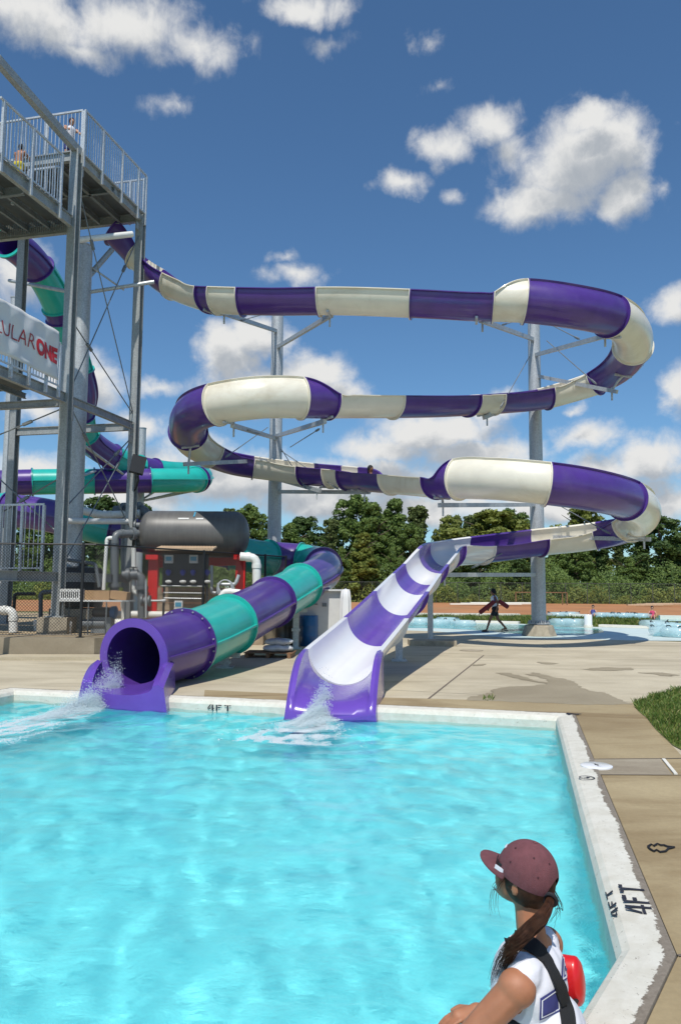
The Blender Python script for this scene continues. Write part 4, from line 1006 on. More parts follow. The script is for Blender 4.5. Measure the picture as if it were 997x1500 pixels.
# table with box and crate
tq = G(150, 918, PAD) ; tq = D(152, 884, 19.9)
tb = thing('work_table', V((tq.x, tq.y, PAD)), 'pale folding table with thin legs behind the black fence', 'table')
mb = MB(); mb.box((tq.x - .15, tq.y, 1.28), (1.75, .6, .04)); obj('tabletop', mb, MT['paperwhite'], tb)
for sx in (-.95, -.3, .15, .62):
    for sy in (-.25, .25):
        if sx in (-.3, .15) and sy > 0: continue
        mb = MB(); mb.tube([(tq.x + sx, tq.y + sy, PAD), (tq.x + sx, tq.y + sy, 1.26)], .017, 6); obj('leg', mb, MT['galvdark'], tb)
q = D(155, 871, 19.9); mb = MB(); mb.box((q.x - .16, q.y, 1.42), (.62, .38, .24)); mb.box((q.x + .38, q.y + .02, 1.41), (.42, .36, .21), Matrix.Rotation(R(6), 3, 'Y'))
bm = None
t = thing('cardboard_box', V((q.x, q.y, 1.3)), 'long crumpled brown cardboard box on the table', 'box'); mb1 = MB(); mb1.box((q.x - .16, q.y, 1.42), (.62, .38, .24)); o = obj('carton', mb1, MT['cardboard'], t)
mb1 = MB(); mb1.box((q.x + .37, q.y + .02, 1.415), (.42, .36, .21), Matrix.Rotation(R(7), 3, 'Y')); obj('flap_end', mb1, MT['cardboard'], t)
q = D(106, 873, 19.9); t = thing('louvred_crate', V((q.x, q.y, 1.3)), 'pale crate with upright dark slots on the table', 'crate'); mb = MB(); mb.box((q.x, q.y, 1.44), (.5, .36, .27)); obj('shell', mb, MT['paperwhite'], t)
for k in range(9):
    mb = MB(); mb.box((q.x - .2 + k * .05, q.y - .182, 1.43), (.022, .01, .15)); obj('slot', mb, MT['blackplastic'], t)
q = D(152, 893, 20.1); mb = MB(); mb.box((q.x - .1, q.y, 1.02), (.36, .3, .26)); mb.box((q.x + .2, q.y, .95), (.2, .26, .22)); 
t = thing('pump_motor', V((q.x, q.y, .9)), 'dark blue pump motor under the table', 'pump'); mb = MB(); mb.lathe((q.x - .25, q.y, .98), [(.12, 0), (.14, .05), (.14, .38), (.09, .45)], 14, (1, 0, 0)); obj('motor', mb, MT['blackplastic'], t, True)
mb = MB(); mb.lathe((q.x + .2, q.y, .98), [(.16, 0), (.17, .12), (.08, .16)], 14, (1, 0, 0)); obj('volute', mb, MT['blue'], t, True)
mb = MB(); mb.box((q.x, q.y, .66), (.5, .34, .40)); obj('stand', mb, MT['galvdark'], t)
# yard clutter nearer the flume: white enclosure, umbrella, barrels, pallet with sacks
q0 = G(476, 931); t = thing('white_enclosure', q0, 'tall white equipment cabinet with a small printed notice, between the two slides', 'cabinet')
L0 = D(440, 931, 22.6); cw = 1.55
mb = MB(); cz = D(480, 866, 22.6).z; mb.box((D(470, 900, 22.6).x, 23.0, cz / 2), (cw, .8, cz)); obj('cabinet_body', mb, MT['paperwhite'], t)
mb = MB(); mb.box((D(470, 900, 22.6).x, 22.95, cz + .03), (cw + .1, .95, .05)); obj('lid', mb, MT['paperwhite'], t)
mb = MB(); mb.box(D(475, 886, 22.58), (.13, .012, .10)); obj('notice', mb, MT['galvdark'], t)
mb = MB(); mb.box(D(459, 885, 22.58), (.24, .012, .03)); obj('label_plate', mb, MT['galvdark'], t)
q = G(504, 930); t = thing('closed_parasol', V((q.x, 22.4, 0)), 'folded white parasol beside the tall cabinet', 'parasol')
mb = MB(); zt = D(504, 863, 22.4).z; pr = []
loops = []
for z, r_ in ((.25, .03), (.32, .16), (.8, .15), (zt - .25, .13), (zt - .06, .11), (zt, .05)):
    loops.append([V((q.x, 22.4, z)) + V((math.cos(a), math.sin(a), 0)) * r_ * (1 + .18 * math.cos(6 * a)) for a in [2 * PI * k / 24 for k in range(24)]])
mb.loft(loops, caps=True); obj('canopy', mb, MT['cleanwhite'], t, True); mb = MB(); mb.tube([(q.x, 22.4, 0), (q.x, 22.4, zt + .03)], .022, 8); obj('shaft', mb, MT['galv'], t)
def barrel(px, py, r_, h_, mat, label):
    q = G(px, py); mb = MB(); mb.lathe(q, [(r_ * .94, 0), (r_, .03), (r_, h_ * .3), (r_ * 1.03, h_ * .33), (r_, h_ * .36), (r_, h_ * .64), (r_ * 1.03, h_ * .67), (r_, h_ * .7), (r_, h_ - .03), (r_ * .95, h_)], 24); o = obj('barrel', mb, MT[mat], None, True); tag(o, label, 'barrel')
barrel(452, 946, .26, .86, 'blue', 'bright blue plastic barrel in the shade in front of the white cabinet')
barrel(419, 948, .30, .88, 'blackplastic', 'dark barrel beside the pallet of sacks')
q = G(396, 962); t = thing('wooden_pallet', q, 'brown wooden pallet in the shade under the tube slide', 'pallet'); ro = Matrix.Rotation(R(-4), 3, 'Z')
for k in range(6):
    mb = MB(); mb.box(q + ro @ V((0, -.35 + k * .14, .115)), (1.15, .10, .02), ro); obj('deck_board', mb, MT['wood'], t)
for k in (-.5, 0, .5):
    mb = MB(); mb.box(q + ro @ V((k, 0, .055)), (.08, .85, .09), ro); obj('stringer', mb, MT['wood'], t)
def sack(c, w_, d_, h_, label, rz):
    mb = MB(); nu, nv = 20, 10; loops = []; ro = Matrix.Rotation(rz, 3, 'Z')
    for i in range(nv + 1):
        a = -PI / 2 + PI * i / nv; L = []
        for j in range(nu):
            b_ = 2 * PI * j / nu; cx_ = math.copysign(abs(math.cos(b_)) ** .5, math.cos(b_)); sy_ = math.copysign(abs(math.sin(b_)) ** .5, math.sin(b_)); k = max(.02, math.cos(a)) ** .45
            L.append(c + ro @ V((w_ / 2 * cx_ * k, d_ / 2 * sy_ * k, h_ / 2 * math.sin(a) * (1 - .25 * abs(cx_)) + .012 * math.sin(7 * b_))))
        loops.append(L)
    mb.loft(loops, caps=True); o = obj('sack', mb, MT['bag'], None, True); tag(o, label, 'sack', 'sacks on the pallet')
sack(q + V((.18, -.05, .21)), .72, .5, .18, 'bottom pale sack lying on the wooden pallet', .1)
sack(q + V((.20, 0, .36)), .66, .46, .17, 'topmost pale sack on the wooden pallet', -.12)
for k, (px, py, w_, h_, mat, nm, lb) in enumerate(((400, 925, .5, .42, 'rubble', 'stone_block', 'rough tan block behind the pallet, below the turquoise tube'), (372, 936, .45, .3, 'rubble', 'stone_block', 'low tan block left of the pallet sacks'))):
    q = G(px, py + 10); mb = MB(); mb.box(q + V((0, .4, h_ / 2)), (w_, .3, h_)); bm_ = obj(nm, mb, MT[mat]); tag(bm_, lb, 'block', 'stone blocks')
# ================================================================== FAR GROUND, RIVER
def poly(name, P, z, mat): return sheet(name, [G(*q) for q in P], z, mat)
LFT, RGT = -600, 1900
poly('lawn', [(LFT, 925), (450, 921), (560, 921), (640, 923), (740, 931), (997, 939), (RGT, 955), (RGT, 899), (997, 896), (LFT, 896)], -.024, MT['lawn'])
ya, yb = G(700, 899.5).y, G(700, 881.5).y
sheet('dirt_field', [V((-300, ya, 0)), V((-300, yb, 0)), V((300, yb, 0)), V((300, ya, 0))], -.016, MT['clay'])
sheet('lawn', [V((-500, yb, 0)), V((-500, 500, 0)), V((500, 500, 0)), V((500, yb, 0))], -.014, MT['lawn'])
m, nt, b = newmat('river_water'); vv = coords(nt)
nt.links.new(ramp(nt, noise(nt, vv, 1.5, 4), [(.3, (.10, .42, .46)), (.7, (.20, .55, .58))]), b.inputs['Base Color']); b.inputs['Roughness'].default_value = .08; b.inputs['Specular IOR Level'].default_value = .5
bump(nt, b, noise(nt, vv, 5, 4), .35, .05); MT['river'] = m
poly('river_margin', [(500, 926), (560, 925.5), (640, 930), (740, 936), (840, 937), (940, 938), (997, 938.5), (1300, 944), (1300, 934), (997, 921.5), (880, 918.5), (800, 916), (760, 913.5), (660, 911), (500, 908.5)], -.006, MT['riveredge'])
poly('river', [(500, 919), (640, 920), (700, 923), (760, 928), (860, 929.5), (884, 926), (880, 921), (840, 918.8), (760, 915), (660, 912.5), (500, 910)], 0.0, MT['river'])
poly('river', [(955, 932), (1010, 934), (1300, 941), (1300, 930), (1010, 925), (960, 925)], 0.0, MT['river'])
def kerb(name, P, z0=.0, h=.10, wdt=.3, mat='curbwhite'):
    p = [G(*q) for q in P]; mb = MB()
    loops = []
    for i, q in enumerate(p):
        d = (p[min(i + 1, len(p) - 1)] - p[max(i - 1, 0)]).normalized(); n = V((-d.y, d.x, 0)) * wdt / 2
        loops.append([q - n, q - n + V((0, 0, h)), q + n + V((0, 0, h)), q + n])
    mb.loft(loops, caps=True); o = struct(name, mb, MT[mat]); return o
kerb('river_kerb', [(480, 908), (560, 909), (660, 911), (760, 913.5)], h=.10, wdt=.5)
kerb('river_kerb', [(878, 918), (940, 920), (997, 921.5), (1300, 933)], h=.10, wdt=.5)
kerb('river_kerb', [(420, 903.2), (560, 903.4), (700, 904), (760, 904.5)], h=.22, wdt=.6)
kerb('river_kerb', [(826, 905), (860, 905.4)], h=.22, wdt=.6)
kerb('river_kerb', [(965, 907), (997, 907.5), (1300, 911)], h=.22, wdt=.6)
poly('river', [(815, 905.5), (860, 907), (960, 909), (1000, 910), (1000, 905.5), (820, 903.6)], -.002, MT['river'])
# clear blue rings afloat and on the margin
m, nt, b = newmat('clear_blue_vinyl'); b.inputs['Base Color'].default_value = (.58, .78, .82, 1); b.inputs['Roughness'].default_value = .12; b.inputs['Alpha'].default_value = .38; b.inputs['Coat Weight'].default_value = .3
MT['vinyl'] = m
rings = [(615,916,.62,'pale clear ring floating nearest the flume edge'),(641,917,.55,'clear blue ring right of the one by the flume edge'),(655,914.5,.58,'small clear ring just left of the walking lifeguard'),(680,918,.5,'clear ring by the feet of the walking lifeguard'),
 (816,905.5,.62,'clear ring on the far bank right of the grey pole'),(834,904.5,.6,'clear ring on the far bank second from the grey pole'),(822,917,.60,'clear ring floating beside the white post'),(840,917.5,.62,'clear ring floating left of the white post and in front of the far bank'),
 (880,905.5,.6,'clear ring in the row right of the white post, first of the row'),(897,906,.6,'clear ring in the far row, second from the white post'),(912,906.5,.62,'clear ring in the far row, third from the white post'),(928,906.5,.6,'clear ring in the far row, fourth from the white post'),(941,907,.6,'clear ring in the far row, last before the swimmer'),
 (957,920,.62,'clear ring with a dark grip on the grass bank at the right'),(972,923,.6,'clear ring in the middle of the right-hand cluster'),(990,925,.6,'clear ring at the right edge of the picture, farther one'),(975,931,.6,'clear ring nearest the camera at the right edge'),(993,933,.62,'clear ring at the right edge, nearest the concrete')]
first = None
for px, py, rr_, lb in rings:
    q = G(px, py)
    if first is None:
        first = thing('swim_ring', q, lb, 'swim ring', 'clear swim rings on the river')
        mb = MB(); mb.torus(q + V((0, 0, .17)), .44, .17, 24, 10); obj('ring_body', mb, MT['vinyl'], first, True)
        mb = MB(); mb.tube([q + V((.5, -.10, .30)), q + V((.56, -.06, .36)), q + V((.56, .06, .36)), q + V((.5, .10, .30))], .02, 6); obj('grip', mb, MT['blackplastic'], first)
        mb = MB(); mb.tube([q + V((-.5, -.10, .30)), q + V((-.56, -.06, .36)), q + V((-.56, .06, .36)), q + V((-.5, .10, .30))], .02, 6); obj('grip', mb, MT['blackplastic'], first)
        o = first
    else:
        o = first.copy(); C.objects.link(o); o['label'] = lb; o.location = q
        for ch in list(first.children): c_ = ch.copy(); C.objects.link(c_); c_.parent = o
    o.rotation_euler = (0, 0, (px * 7.3) % 6.28); o.scale = (rr_ / .6,) * 3
q = G(861, 919); mb = MB(); mb.lathe(q, [(.17, 0), (.17, .52), (.14, .56)], 16); mb2 = MB()
t = thing('white_bollard', q, 'short round white post standing at the end of the river bend', 'post'); obj('shaft', mb, MT['cleanwhite'], t, True)
mb2.lathe(q, [(.2, 0), (.2, .1)], 16); obj('base_ring', mb2, MT['curbwhite'], t, True)
# far chain-link fence
P_ = lambda px, Y: V((D(px, 860, Y).x, Y, 0))
YF = 92; MT['fencedark'] = simple('weathered_dark_fence', (.07, .075, .07), .7)
t = thing('far_fence', P_(600, YF), 'long dark chain link fence in front of the far trees', 'fence')
a_, b_ = P_(420, YF), P_(1180, YF - 2); hF = 2.35
mb = MB(); mb.tube([a_ + V((0, 0, hF)), b_ + V((0, 0, hF))], .03, 6); obj('top_rail', mb, MT['fencedark'], t)
n = 24
for k in range(n + 1):
    c_ = a_ + (b_ - a_) * k / n; mb = MB(); mb.tube([c_, c_ + V((0, 0, hF + .05))], .04, 6); obj('post', mb, MT['fencedark'], t)
mb = MB(); d = (b_ - a_).normalized(); L = (b_ - a_).length; st_ = .30
for k in range(int(L / st_)):
    for sg in (1, -1):
        c_ = a_ + d * (k * st_); e_ = c_ + d * (hF * sg) + V((0, 0, hF)); 
        if 0 < (e_ - a_).dot(d) < L: mb.bar(c_, e_, .012, .012)
obj('wire_mesh', mb, MT['fencedark'], t)
for px, Y, ln, lb in ((728, 78, 9.5, 'white boards lying on the ground in front of the far fence'), (960, 80, 6, 'pale timber pile lying by the far fence at the right')):
    c_ = P_(px, Y); t = thing('board_pile', c_, lb, 'boards')
    for k in range(3):
        mb = MB(); mb.bar(c_ + V((-ln / 2 + k * 1.1, k * .5, .12 + .05 * k)), c_ + V((ln / 2 - 1.2 * (2 - k), k * .4, .16 + .05 * k)), .5, .14); obj('board', mb, MT['curbwhite' if px < 800 else 'tan'], t)
mb = MB(); c_ = P_(790, 84)
t = thing('hurdle_frame', c_, 'rusty low hurdle frame on the dirt behind the pole', 'frame')
for sx in (-2.6, 0, 2.4, 2.9):
    mb = MB(); mb.bar(c_ + V((sx, 0, 0)), c_ + V((sx, 0, 1.3)), .1, .1); obj('leg', mb, MT['wood'], t)
mb = MB(); mb.bar(c_ + V((-2.6, 0, 1.3)), c_ + V((2.9, 0, 1.3)), .1, .1); obj('crossbar', mb, MT['wood'], t)
# ================================================================== TREES
def leafmat(name, lo, hi, tr=.35):
    m, nt, b = newmat(name); v = coords(nt)
    gm = nd(nt, 'ShaderNodeNewGeometry')
    n1 = noise(nt, v, .55, 3, .6); a = math_(nt, 'ADD', math_(nt, 'MULTIPLY', n1, .6), math_(nt, 'MULTIPLY', gm.outputs['Random Per Island'], .5))
    c = ramp(nt, a, [(.25, lo), (.8, hi)])
    nt.links.new(c, b.inputs['Base Color']); b.inputs['Roughness'].default_value = .65
    tl = nd(nt, 'ShaderNodeBsdfTranslucent'); nt.links.new(c, tl.inputs['Color']); mx = nd(nt, 'ShaderNodeMixShader'); mx.inputs[0].default_value = tr
    nt.links.new(b.outputs[0], mx.inputs[1]); nt.links.new(tl.outputs[0], mx.inputs[2])
    nt.links.new(mx.outputs[0], nt.nodes['Material Output'].inputs['Surface']); return m
LM = [leafmat('mid_green_leaves', (.05, .105, .02), (.20, .285, .06)), leafmat('yellow_green_leaves', (.09, .13, .02), (.28, .31, .06)), leafmat('dark_green_leaves', (.03, .072, .018), (.12, .19, .042)), leafmat('olive_leaves', (.06, .095, .025), (.19, .235, .065))]
MT['bark'] = simple('bark', (.12, .09, .065), .9, 0, .3, 6)
def leaf_quads(P, N, size, r2):
    """quads at points P, facing about N with random tilt"""
    n = len(P); nr = N + r2.normal(0, .55, (n, 3)); nr /= np.linalg.norm(nr, axis=1)[:, None]
    ref = r2.normal(0, 1, (n, 3)); a = np.cross(nr, ref); a /= np.linalg.norm(a, axis=1)[:, None]; b_ = np.cross(nr, a)
    s = size * r2.uniform(.6, 1.3, n)[:, None]
    vs = np.stack([P - a * s, P + b_ * s * .55, P + a * s, P - b_ * s * .55], 1).reshape(-1, 3)
    fs = np.arange(n * 4).reshape(-1, 4); return vs, fs
def np_mesh(name, vs, fs, mat):
    me = bpy.data.meshes.new(name); me.vertices.add(len(vs)); me.vertices.foreach_set('co', vs.astype(np.float32).ravel())
    k = fs.shape[1]; me.loops.add(fs.size); me.loops.foreach_set('vertex_index', fs.astype(np.int32).ravel())
    me.polygons.add(len(fs)); me.polygons.foreach_set('loop_start', np.arange(0, fs.size, k, dtype=np.int32)); me.update(calc_edges=True); me.validate(); me.materials.append(mat); return me
def crown_mesh(seed, H, W, style, mat):
    r2 = np.random.default_rng(seed); P = []; N = []
    nc = 135 if style != 'cone' else 110
    for k in range(nc):
        zz = r2.uniform(.16, 1.0)
        if style == 'round': wr = math.sin(PI * min(1, (zz - .05) / .98)) ** .6
        elif style == 'cone': wr = (1.05 - zz) ** .75 * .95 + .04
        else: wr = (.55 + .45 * math.sin(zz * 7 + seed)) * (1.08 - zz * .75)
        th = r2.uniform(0, 2 * PI); rr_ = W / 2 * wr * r2.uniform(.3, 1.0)
        c_ = np.array([rr_ * math.cos(th), rr_ * math.sin(th), zz * H * .94])
        R_ = r2.uniform(.055, .125) * W * (.8 if zz > .8 else 1)
        n = int(250 * (R_ / (.11 * W)) ** 2)
        u = r2.normal(0, 1, (n, 3)); u /= np.linalg.norm(u, axis=1)[:, None]; u[:, 2] = np.abs(u[:, 2]) * np.where(r2.random(n) < .78, 1, -1)
        P.append(c_ + u * R_ * r2.uniform(.55, 1.08, n)[:, None] * np.array([1, 1, .8])); N.append(u)
    P = np.concatenate(P); N = np.concatenate(N); vs, fs = leaf_quads(P, N, .0125 * H + .05, r2)
    return np_mesh('crown', vs, fs, mat)
def trunk_mesh(seed, H, W):
    r2 = random.Random(seed); mb = MB(); pts = [V((0, 0, -.3))]
    for k in range(1, 7): pts.append(V((r2.uniform(-.2, .2), r2.uniform(-.2, .2), H * .86 * k / 6)))
    mb.tube(pts, [H * .022 * (1 - .9 * k / 6) + .02 for k in range(7)], 7)
    for k in range(9):
        z = H * r2.uniform(.2, .75); th = r2.uniform(0, 6.28); ln = W * .4 * r2.uniform(.6, 1)
        a = V((0, 0, z)); b_ = a + V((math.cos(th) * ln, math.sin(th) * ln, ln * .6)); mb.tube([a, (a + b_) / 2 + V((0, 0, .1)), b_], [H * .009, H * .006, H * .002], 5)
    me = bpy.data.meshes.new('trunk'); me.from_pydata([tuple(v_) for v_ in mb.v], [], mb.f); me.materials.append(MT['bark']); return me
protos = []
for k, (H, W, st_, mt) in enumerate([(14, 10, 'round', 0), (15, 7.5, 'mid', 3), (9, 5, 'cone', 1), (13, 9, 'round', 2), (11, 9, 'mid', 0), (10, 7, 'round', 1), (17, 8, 'cone', 0), (12, 8, 'mid', 2)]):
    protos.append((crown_mesh(50 + k, H, W, st_, LM[mt]), trunk_mesh(k, H, W), H, W))
KD = ['broad mid-green tree', 'tall olive-green tree', 'conical light green tree', 'broad dark green tree', 'loose mid-green tree', 'small yellow-green tree', 'tall slender green tree', 'dark shaggy tree']
# px, top y, depth, proto, width factor
TR = [(150,728,112,3,1.1,'behind the tower columns'),(205,738,118,7,1.0,'behind the slim far pole'),(340,742,106,1,1.0,'behind the right end of the tank, farther one'),(365,738,104,0,.9,'just left of the tall pole beside the tank'),
 (425,765,108,4,1.2,'just right of the tall pole beside the tank'),(450,758,112,3,1.1,'above the bend of the tube slide'),(485,758,104,1,.9,'right of the bend of the tube slide'),(522,722,108,0,.85,'left of the highest clump between the two slides'),(545,728,98,6,1.0,'highest in the clump between the two slides'),(578,722,106,6,.9,'right shoulder of the highest clump between the two slides'),
 (530,780,93.5,2,1.2,'low in front of the highest clump'),(500,800,93,4,.8,'low at the left foot of the highest clump'),(612,738,106,1,1.0,'dropping away right of the highest clump'),(600,765,97,0,.8,'low at the right foot of the highest clump'),(662,755,110,5,.8,'alone above the top of the final flume run'),(690,752,116,1,.9,'left of the widest clump under the lowest loop'),(720,748,104,5,1.6,'middle of the clump under the lowest loop'),(745,744,108,0,.95,'right side of the clump under the lowest loop'),(690,812,96,7,1.2,'low under the flume in front of the loop clump'),(760,815,95,3,1.2,'low and dark behind the grey pole'),
 (815,800,104,4,1.3,'right of the grey pole under the flume'),(852,742,116,5,1.0,'poking up between the flume and the loop end'),(845,800,100,0,.9,'under the flume right of the grey pole'),(880,795,104,7,1.1,'under the lowest loop end'),(905,795,110,1,.9,'thin one left of the dark edge tree'),(965,756,100,3,1.3,'large at the right edge of the picture'),(1010,768,104,3,1.0,'cut by the right edge'),(940,780,112,7,1.0,'beside the large edge tree'),
 (30,752,120,0,1.0,'behind the left-hand railing'),(75,760,118,4,1.0,'behind the tower column'),(270,765,112,3,1.2,'hidden behind the tank'),(310,752,114,7,1.0,'behind the tank, left of its right end'),(240,760,116,4,1.0,'behind the tank end'),(640,810,99,3,1.2,'low behind the top of the final run'),(575,800,95,4,.8,'low between the two slides'),(460,815,95,7,1.0,'low behind the tube slide'),(410,800,98,4,1.0,'low at the foot of the tall pole beside the tank'),(920,815,97,4,1.2,'low at the right of the lowest loop')]
for i in range(7):
    TR.append((1050 + 90 * i, 760 + 9 * (i % 3), 105, (0, 3, 7, 4)[i % 4], 1.2, 'beyond the right edge, number %d along' % (i + 1)))
    TR.append((-60 - 100 * i, 755 + 8 * (i % 3), 115, (3, 0, 4, 7)[i % 4], 1.2, 'beyond the left edge'))
rt = random.Random(11)
for px, ty, Y, pi_, wf, lb in TR:
    cm, tm, H, W = protos[pi_]; base = V((D(px, 800, Y).x, Y, 0)); zt = D(px, ty, Y).z; k = zt / (H * .97)
    tr = thing('tree', base, KD[pi_] + ' ' + lb, 'tree', 'trees beyond the far fence')
    tr.scale = (k * wf, k * wf, k); tr.rotation_euler = (0, 0, rt.uniform(0, 6.28))
    for nm, me in (('crown', cm), ('trunk', tm)):
        o = bpy.data.objects.new(nm, me); C.objects.link(o); o.parent = tr
# tall weeds and scrub along the far fence
r2 = np.random.default_rng(5); n = 90000
xs = r2.uniform(-75, 75, n); ys = r2.uniform(93, 99, n) ; hh = 2.6 + 1.0 * np.sin(xs * .35) + .8 * np.sin(xs * .93 + 2) + (ys - 93) * .35; zs = hh * r2.random(n) ** .8
Pn = np.stack([xs, ys, zs], 1); Nn = np.tile(np.array([0, -.8, .5]), (n, 1)); vs, fs = leaf_quads(Pn, Nn, .15, r2)
o = link('scrub', np_mesh('scrub', vs, fs, LM[0]), None); tag(o, kind='stuff', cat='scrub', label='dense green weeds and scrub growing along the far fence')
n = 26000; xs = r2.uniform(-75, 75, n); ys = r2.uniform(91.2, 94.5, n); zs = (1.2 + .7 * np.sin(xs * .7) + .5 * np.sin(xs * 2.1)) * r2.random(n)
vs, fs = leaf_quads(np.stack([xs, ys, zs], 1), np.tile(np.array([0, -.8, .5]), (n, 1)), .16, r2)
o = link('weeds', np_mesh('weeds', vs, fs, LM[1]), None); tag(o, kind='stuff', cat='weeds', label='yellow-green weeds at the foot of the far fence')
# ================================================================== GRASS
m, nt, b = newmat('grass_blades'); gm = nd(nt, 'ShaderNodeNewGeometry')
nt.links.new(ramp(nt, gm.outputs['Random Per Island'], [(0, (.05, .10, .012)), (.55, (.10, .17, .02)), (.9, (.19, .21, .045)), (1, (.35, .30, .12))]), b.inputs['Base Color']); b.inputs['Roughness'].default_value = .6; MT['blade'] = m
GP = [(928, 1031), (940, 1027), (965, 1018), (1000, 1009), (1300, 990), (1500, 1060), (1300, 1150), (1010, 1106), (985, 1093), (960, 1070), (946, 1052), (936, 1044), (929, 1037)]
sheet('grass_soil', [G(*q) for q in GP], .010, MT['lawn'])
def blades(name, polyg, n, h, z, label, seed=1, wd=.006):
    r2 = np.random.default_rng(seed); Q = [G(*q) for q in polyg]; xs = [q.x for q in Q]; ys = [q.y for q in Q]; X = r2.uniform(min(xs), max(xs), n * 3); Y = r2.uniform(min(ys), max(ys), n * 3); ins = np.zeros(len(X), bool)
    for i in range(len(Q)):
        a, c_ = Q[i], Q[i - 1]; cond = ((a.y > Y) != (c_.y > Y)) & (X < (c_.x - a.x) * (Y - a.y) / (c_.y - a.y + 1e-9) + a.x); ins ^= cond
    X = X[ins][:n]; Y = Y[ins][:n]; n = len(X); H = h * r2.uniform(.5, 1.2, n) * (1 + .35 * np.sin(X * 5) * np.sin(Y * 4)); th = r2.uniform(0, 2 * PI, n); dx, dy = np.cos(th) * wd, np.sin(th) * wd; lx, ly = r2.normal(0, .35, n) * H, r2.normal(0, .35, n) * H
    vs = np.stack([np.stack([X - dx, Y - dy, np.full(n, z)], 1), np.stack([X + dx, Y + dy, np.full(n, z)], 1), np.stack([X + dx * .6 + lx * .4, Y + dy * .6 + ly * .4, z + H * .6], 1), np.stack([X + lx, Y + ly, z + H], 1)], 1).reshape(-1, 3)
    o = link(name, np_mesh(name, vs, np.arange(n * 4).reshape(-1, 4), MT['blade']), None); tag(o, kind='stuff', label=label, cat='grass')
blades('grass', GP, 60000, .07, .01, 'rough green grass patch at the right edge of the deck')
blades('grass_tuft', [(706, 1022), (722, 1021), (722, 1027), (706, 1027)], 60, .05, .004, 'tiny tuft of grass in the deck joint beside the puddle', 3)
blades('island_grass', [(560, 909), (760, 912.5), (880, 917), (965, 919), (950, 910), (760, 906), (560, 905)], 30000, .22, -.02, 'green lawn strip between the two river channels', 4, .02)
# ================================================================== PEOPLE
def skinmat(name, col, rough=.5):
    m, nt, b = newmat(name); v = coords(nt); n1 = noise(nt, v, 14, 5, .6)
    nt.links.new(ramp(nt, n1, [(.3, tuple(c * .86 for c in col)), (.7, tuple(c * 1.1 for c in col))]), b.inputs['Base Color']); b.inputs['Roughness'].default_value = rough
    b.inputs['Subsurface Weight'].default_value = .15; b.inputs['Subsurface Radius'].default_value = (.02, .008, .004); b.inputs['Subsurface Scale'].default_value = .5
    bump(nt, b, noise(nt, v, 300, 2, .6), .08, .001); return m
MT['tanskin'] = skinmat('tanned_skin', (.39, .165, .085), .58)
MT['skin'] = skinmat('skin', (.50, .26, .16))
MT['skindark'] = skinmat('brown_skin', (.20, .085, .045))
MT['hair'] = simple('dark_brown_hair', (.055, .023, .012), .6, 0, .5, 45, spec=.22)
MT['shirt'] = simple('white_cotton', (.72, .72, .77), .85, 0, .02, 20, bmp=.12)
MT['navy'] = simple('navy_print', (.045, .05, .20), .7, 0, .08, 30)
MT['capred'] = simple('maroon_cap_cloth', (.150, .052, .060), .9, 0, .15, 40, bmp=.3, dirt=(.105, .042, .05), dirt_amt=.5)
MT['capeye'] = simple('dark_maroon_thread', (.05, .015, .02), .8)
MT['strap'] = simple('black_webbing', (.010, .010, .011), .8, 0, .2, 90, bmp=.3)
MT['rescuered'] = simple('red_foam_vinyl', (.60, .010, .012), .35, 0, .06, 12, coat=.2)
MT['darkred'] = simple('dark_red_vinyl', (.20, .008, .012), .45)
MT['black'] = simple('black_cloth', (.012, .012, .016), .8)
MT['yellow'] = simple('yellow_cloth', (.55, .45, .02), .8)
MT['pink'] = simple('pink_cloth', (.5, .05, .12), .8)
def ico(c, r, rot=None, sub=2):
    bm = bmesh.new(); bmesh.ops.create_icosphere(bm, subdivisions=sub, radius=1)
    r = V(r) if not isinstance(r, (int, float)) else V((r, r, r)); out_ = []
    for v_ in bm.verts:
        p = V((v_.co.x * r.x, v_.co.y * r.y, v_.co.z * r.z)); p = rot @ p if rot is not None else p; out_.append(V(c) + p)
    fs = [tuple(q.index for q in f.verts) for f in bm.faces]; bm.free(); return out_, fs
def cap_(p0, p1, r0, r1, sub=2):
    a, _ = ico(p0, r0, None, sub); b_, _ = ico(p1, r1, None, sub); bm = bmesh.new()
    for p in a + b_: bm.verts.new(p)
    r_ = bmesh.ops.convex_hull(bm, input=bm.verts[:]); bmesh.ops.delete(bm, geom=list({g_ for g_ in r_['geom_interior'] + r_['geom_unused'] if isinstance(g_, bmesh.types.BMVert)}), context='VERTS')
    bm.verts.index_update(); vs = [v_.co.copy() for v_ in bm.verts]; fs = [tuple(q.index for q in f.verts) for f in bm.faces]; bm.free(); return vs, fs
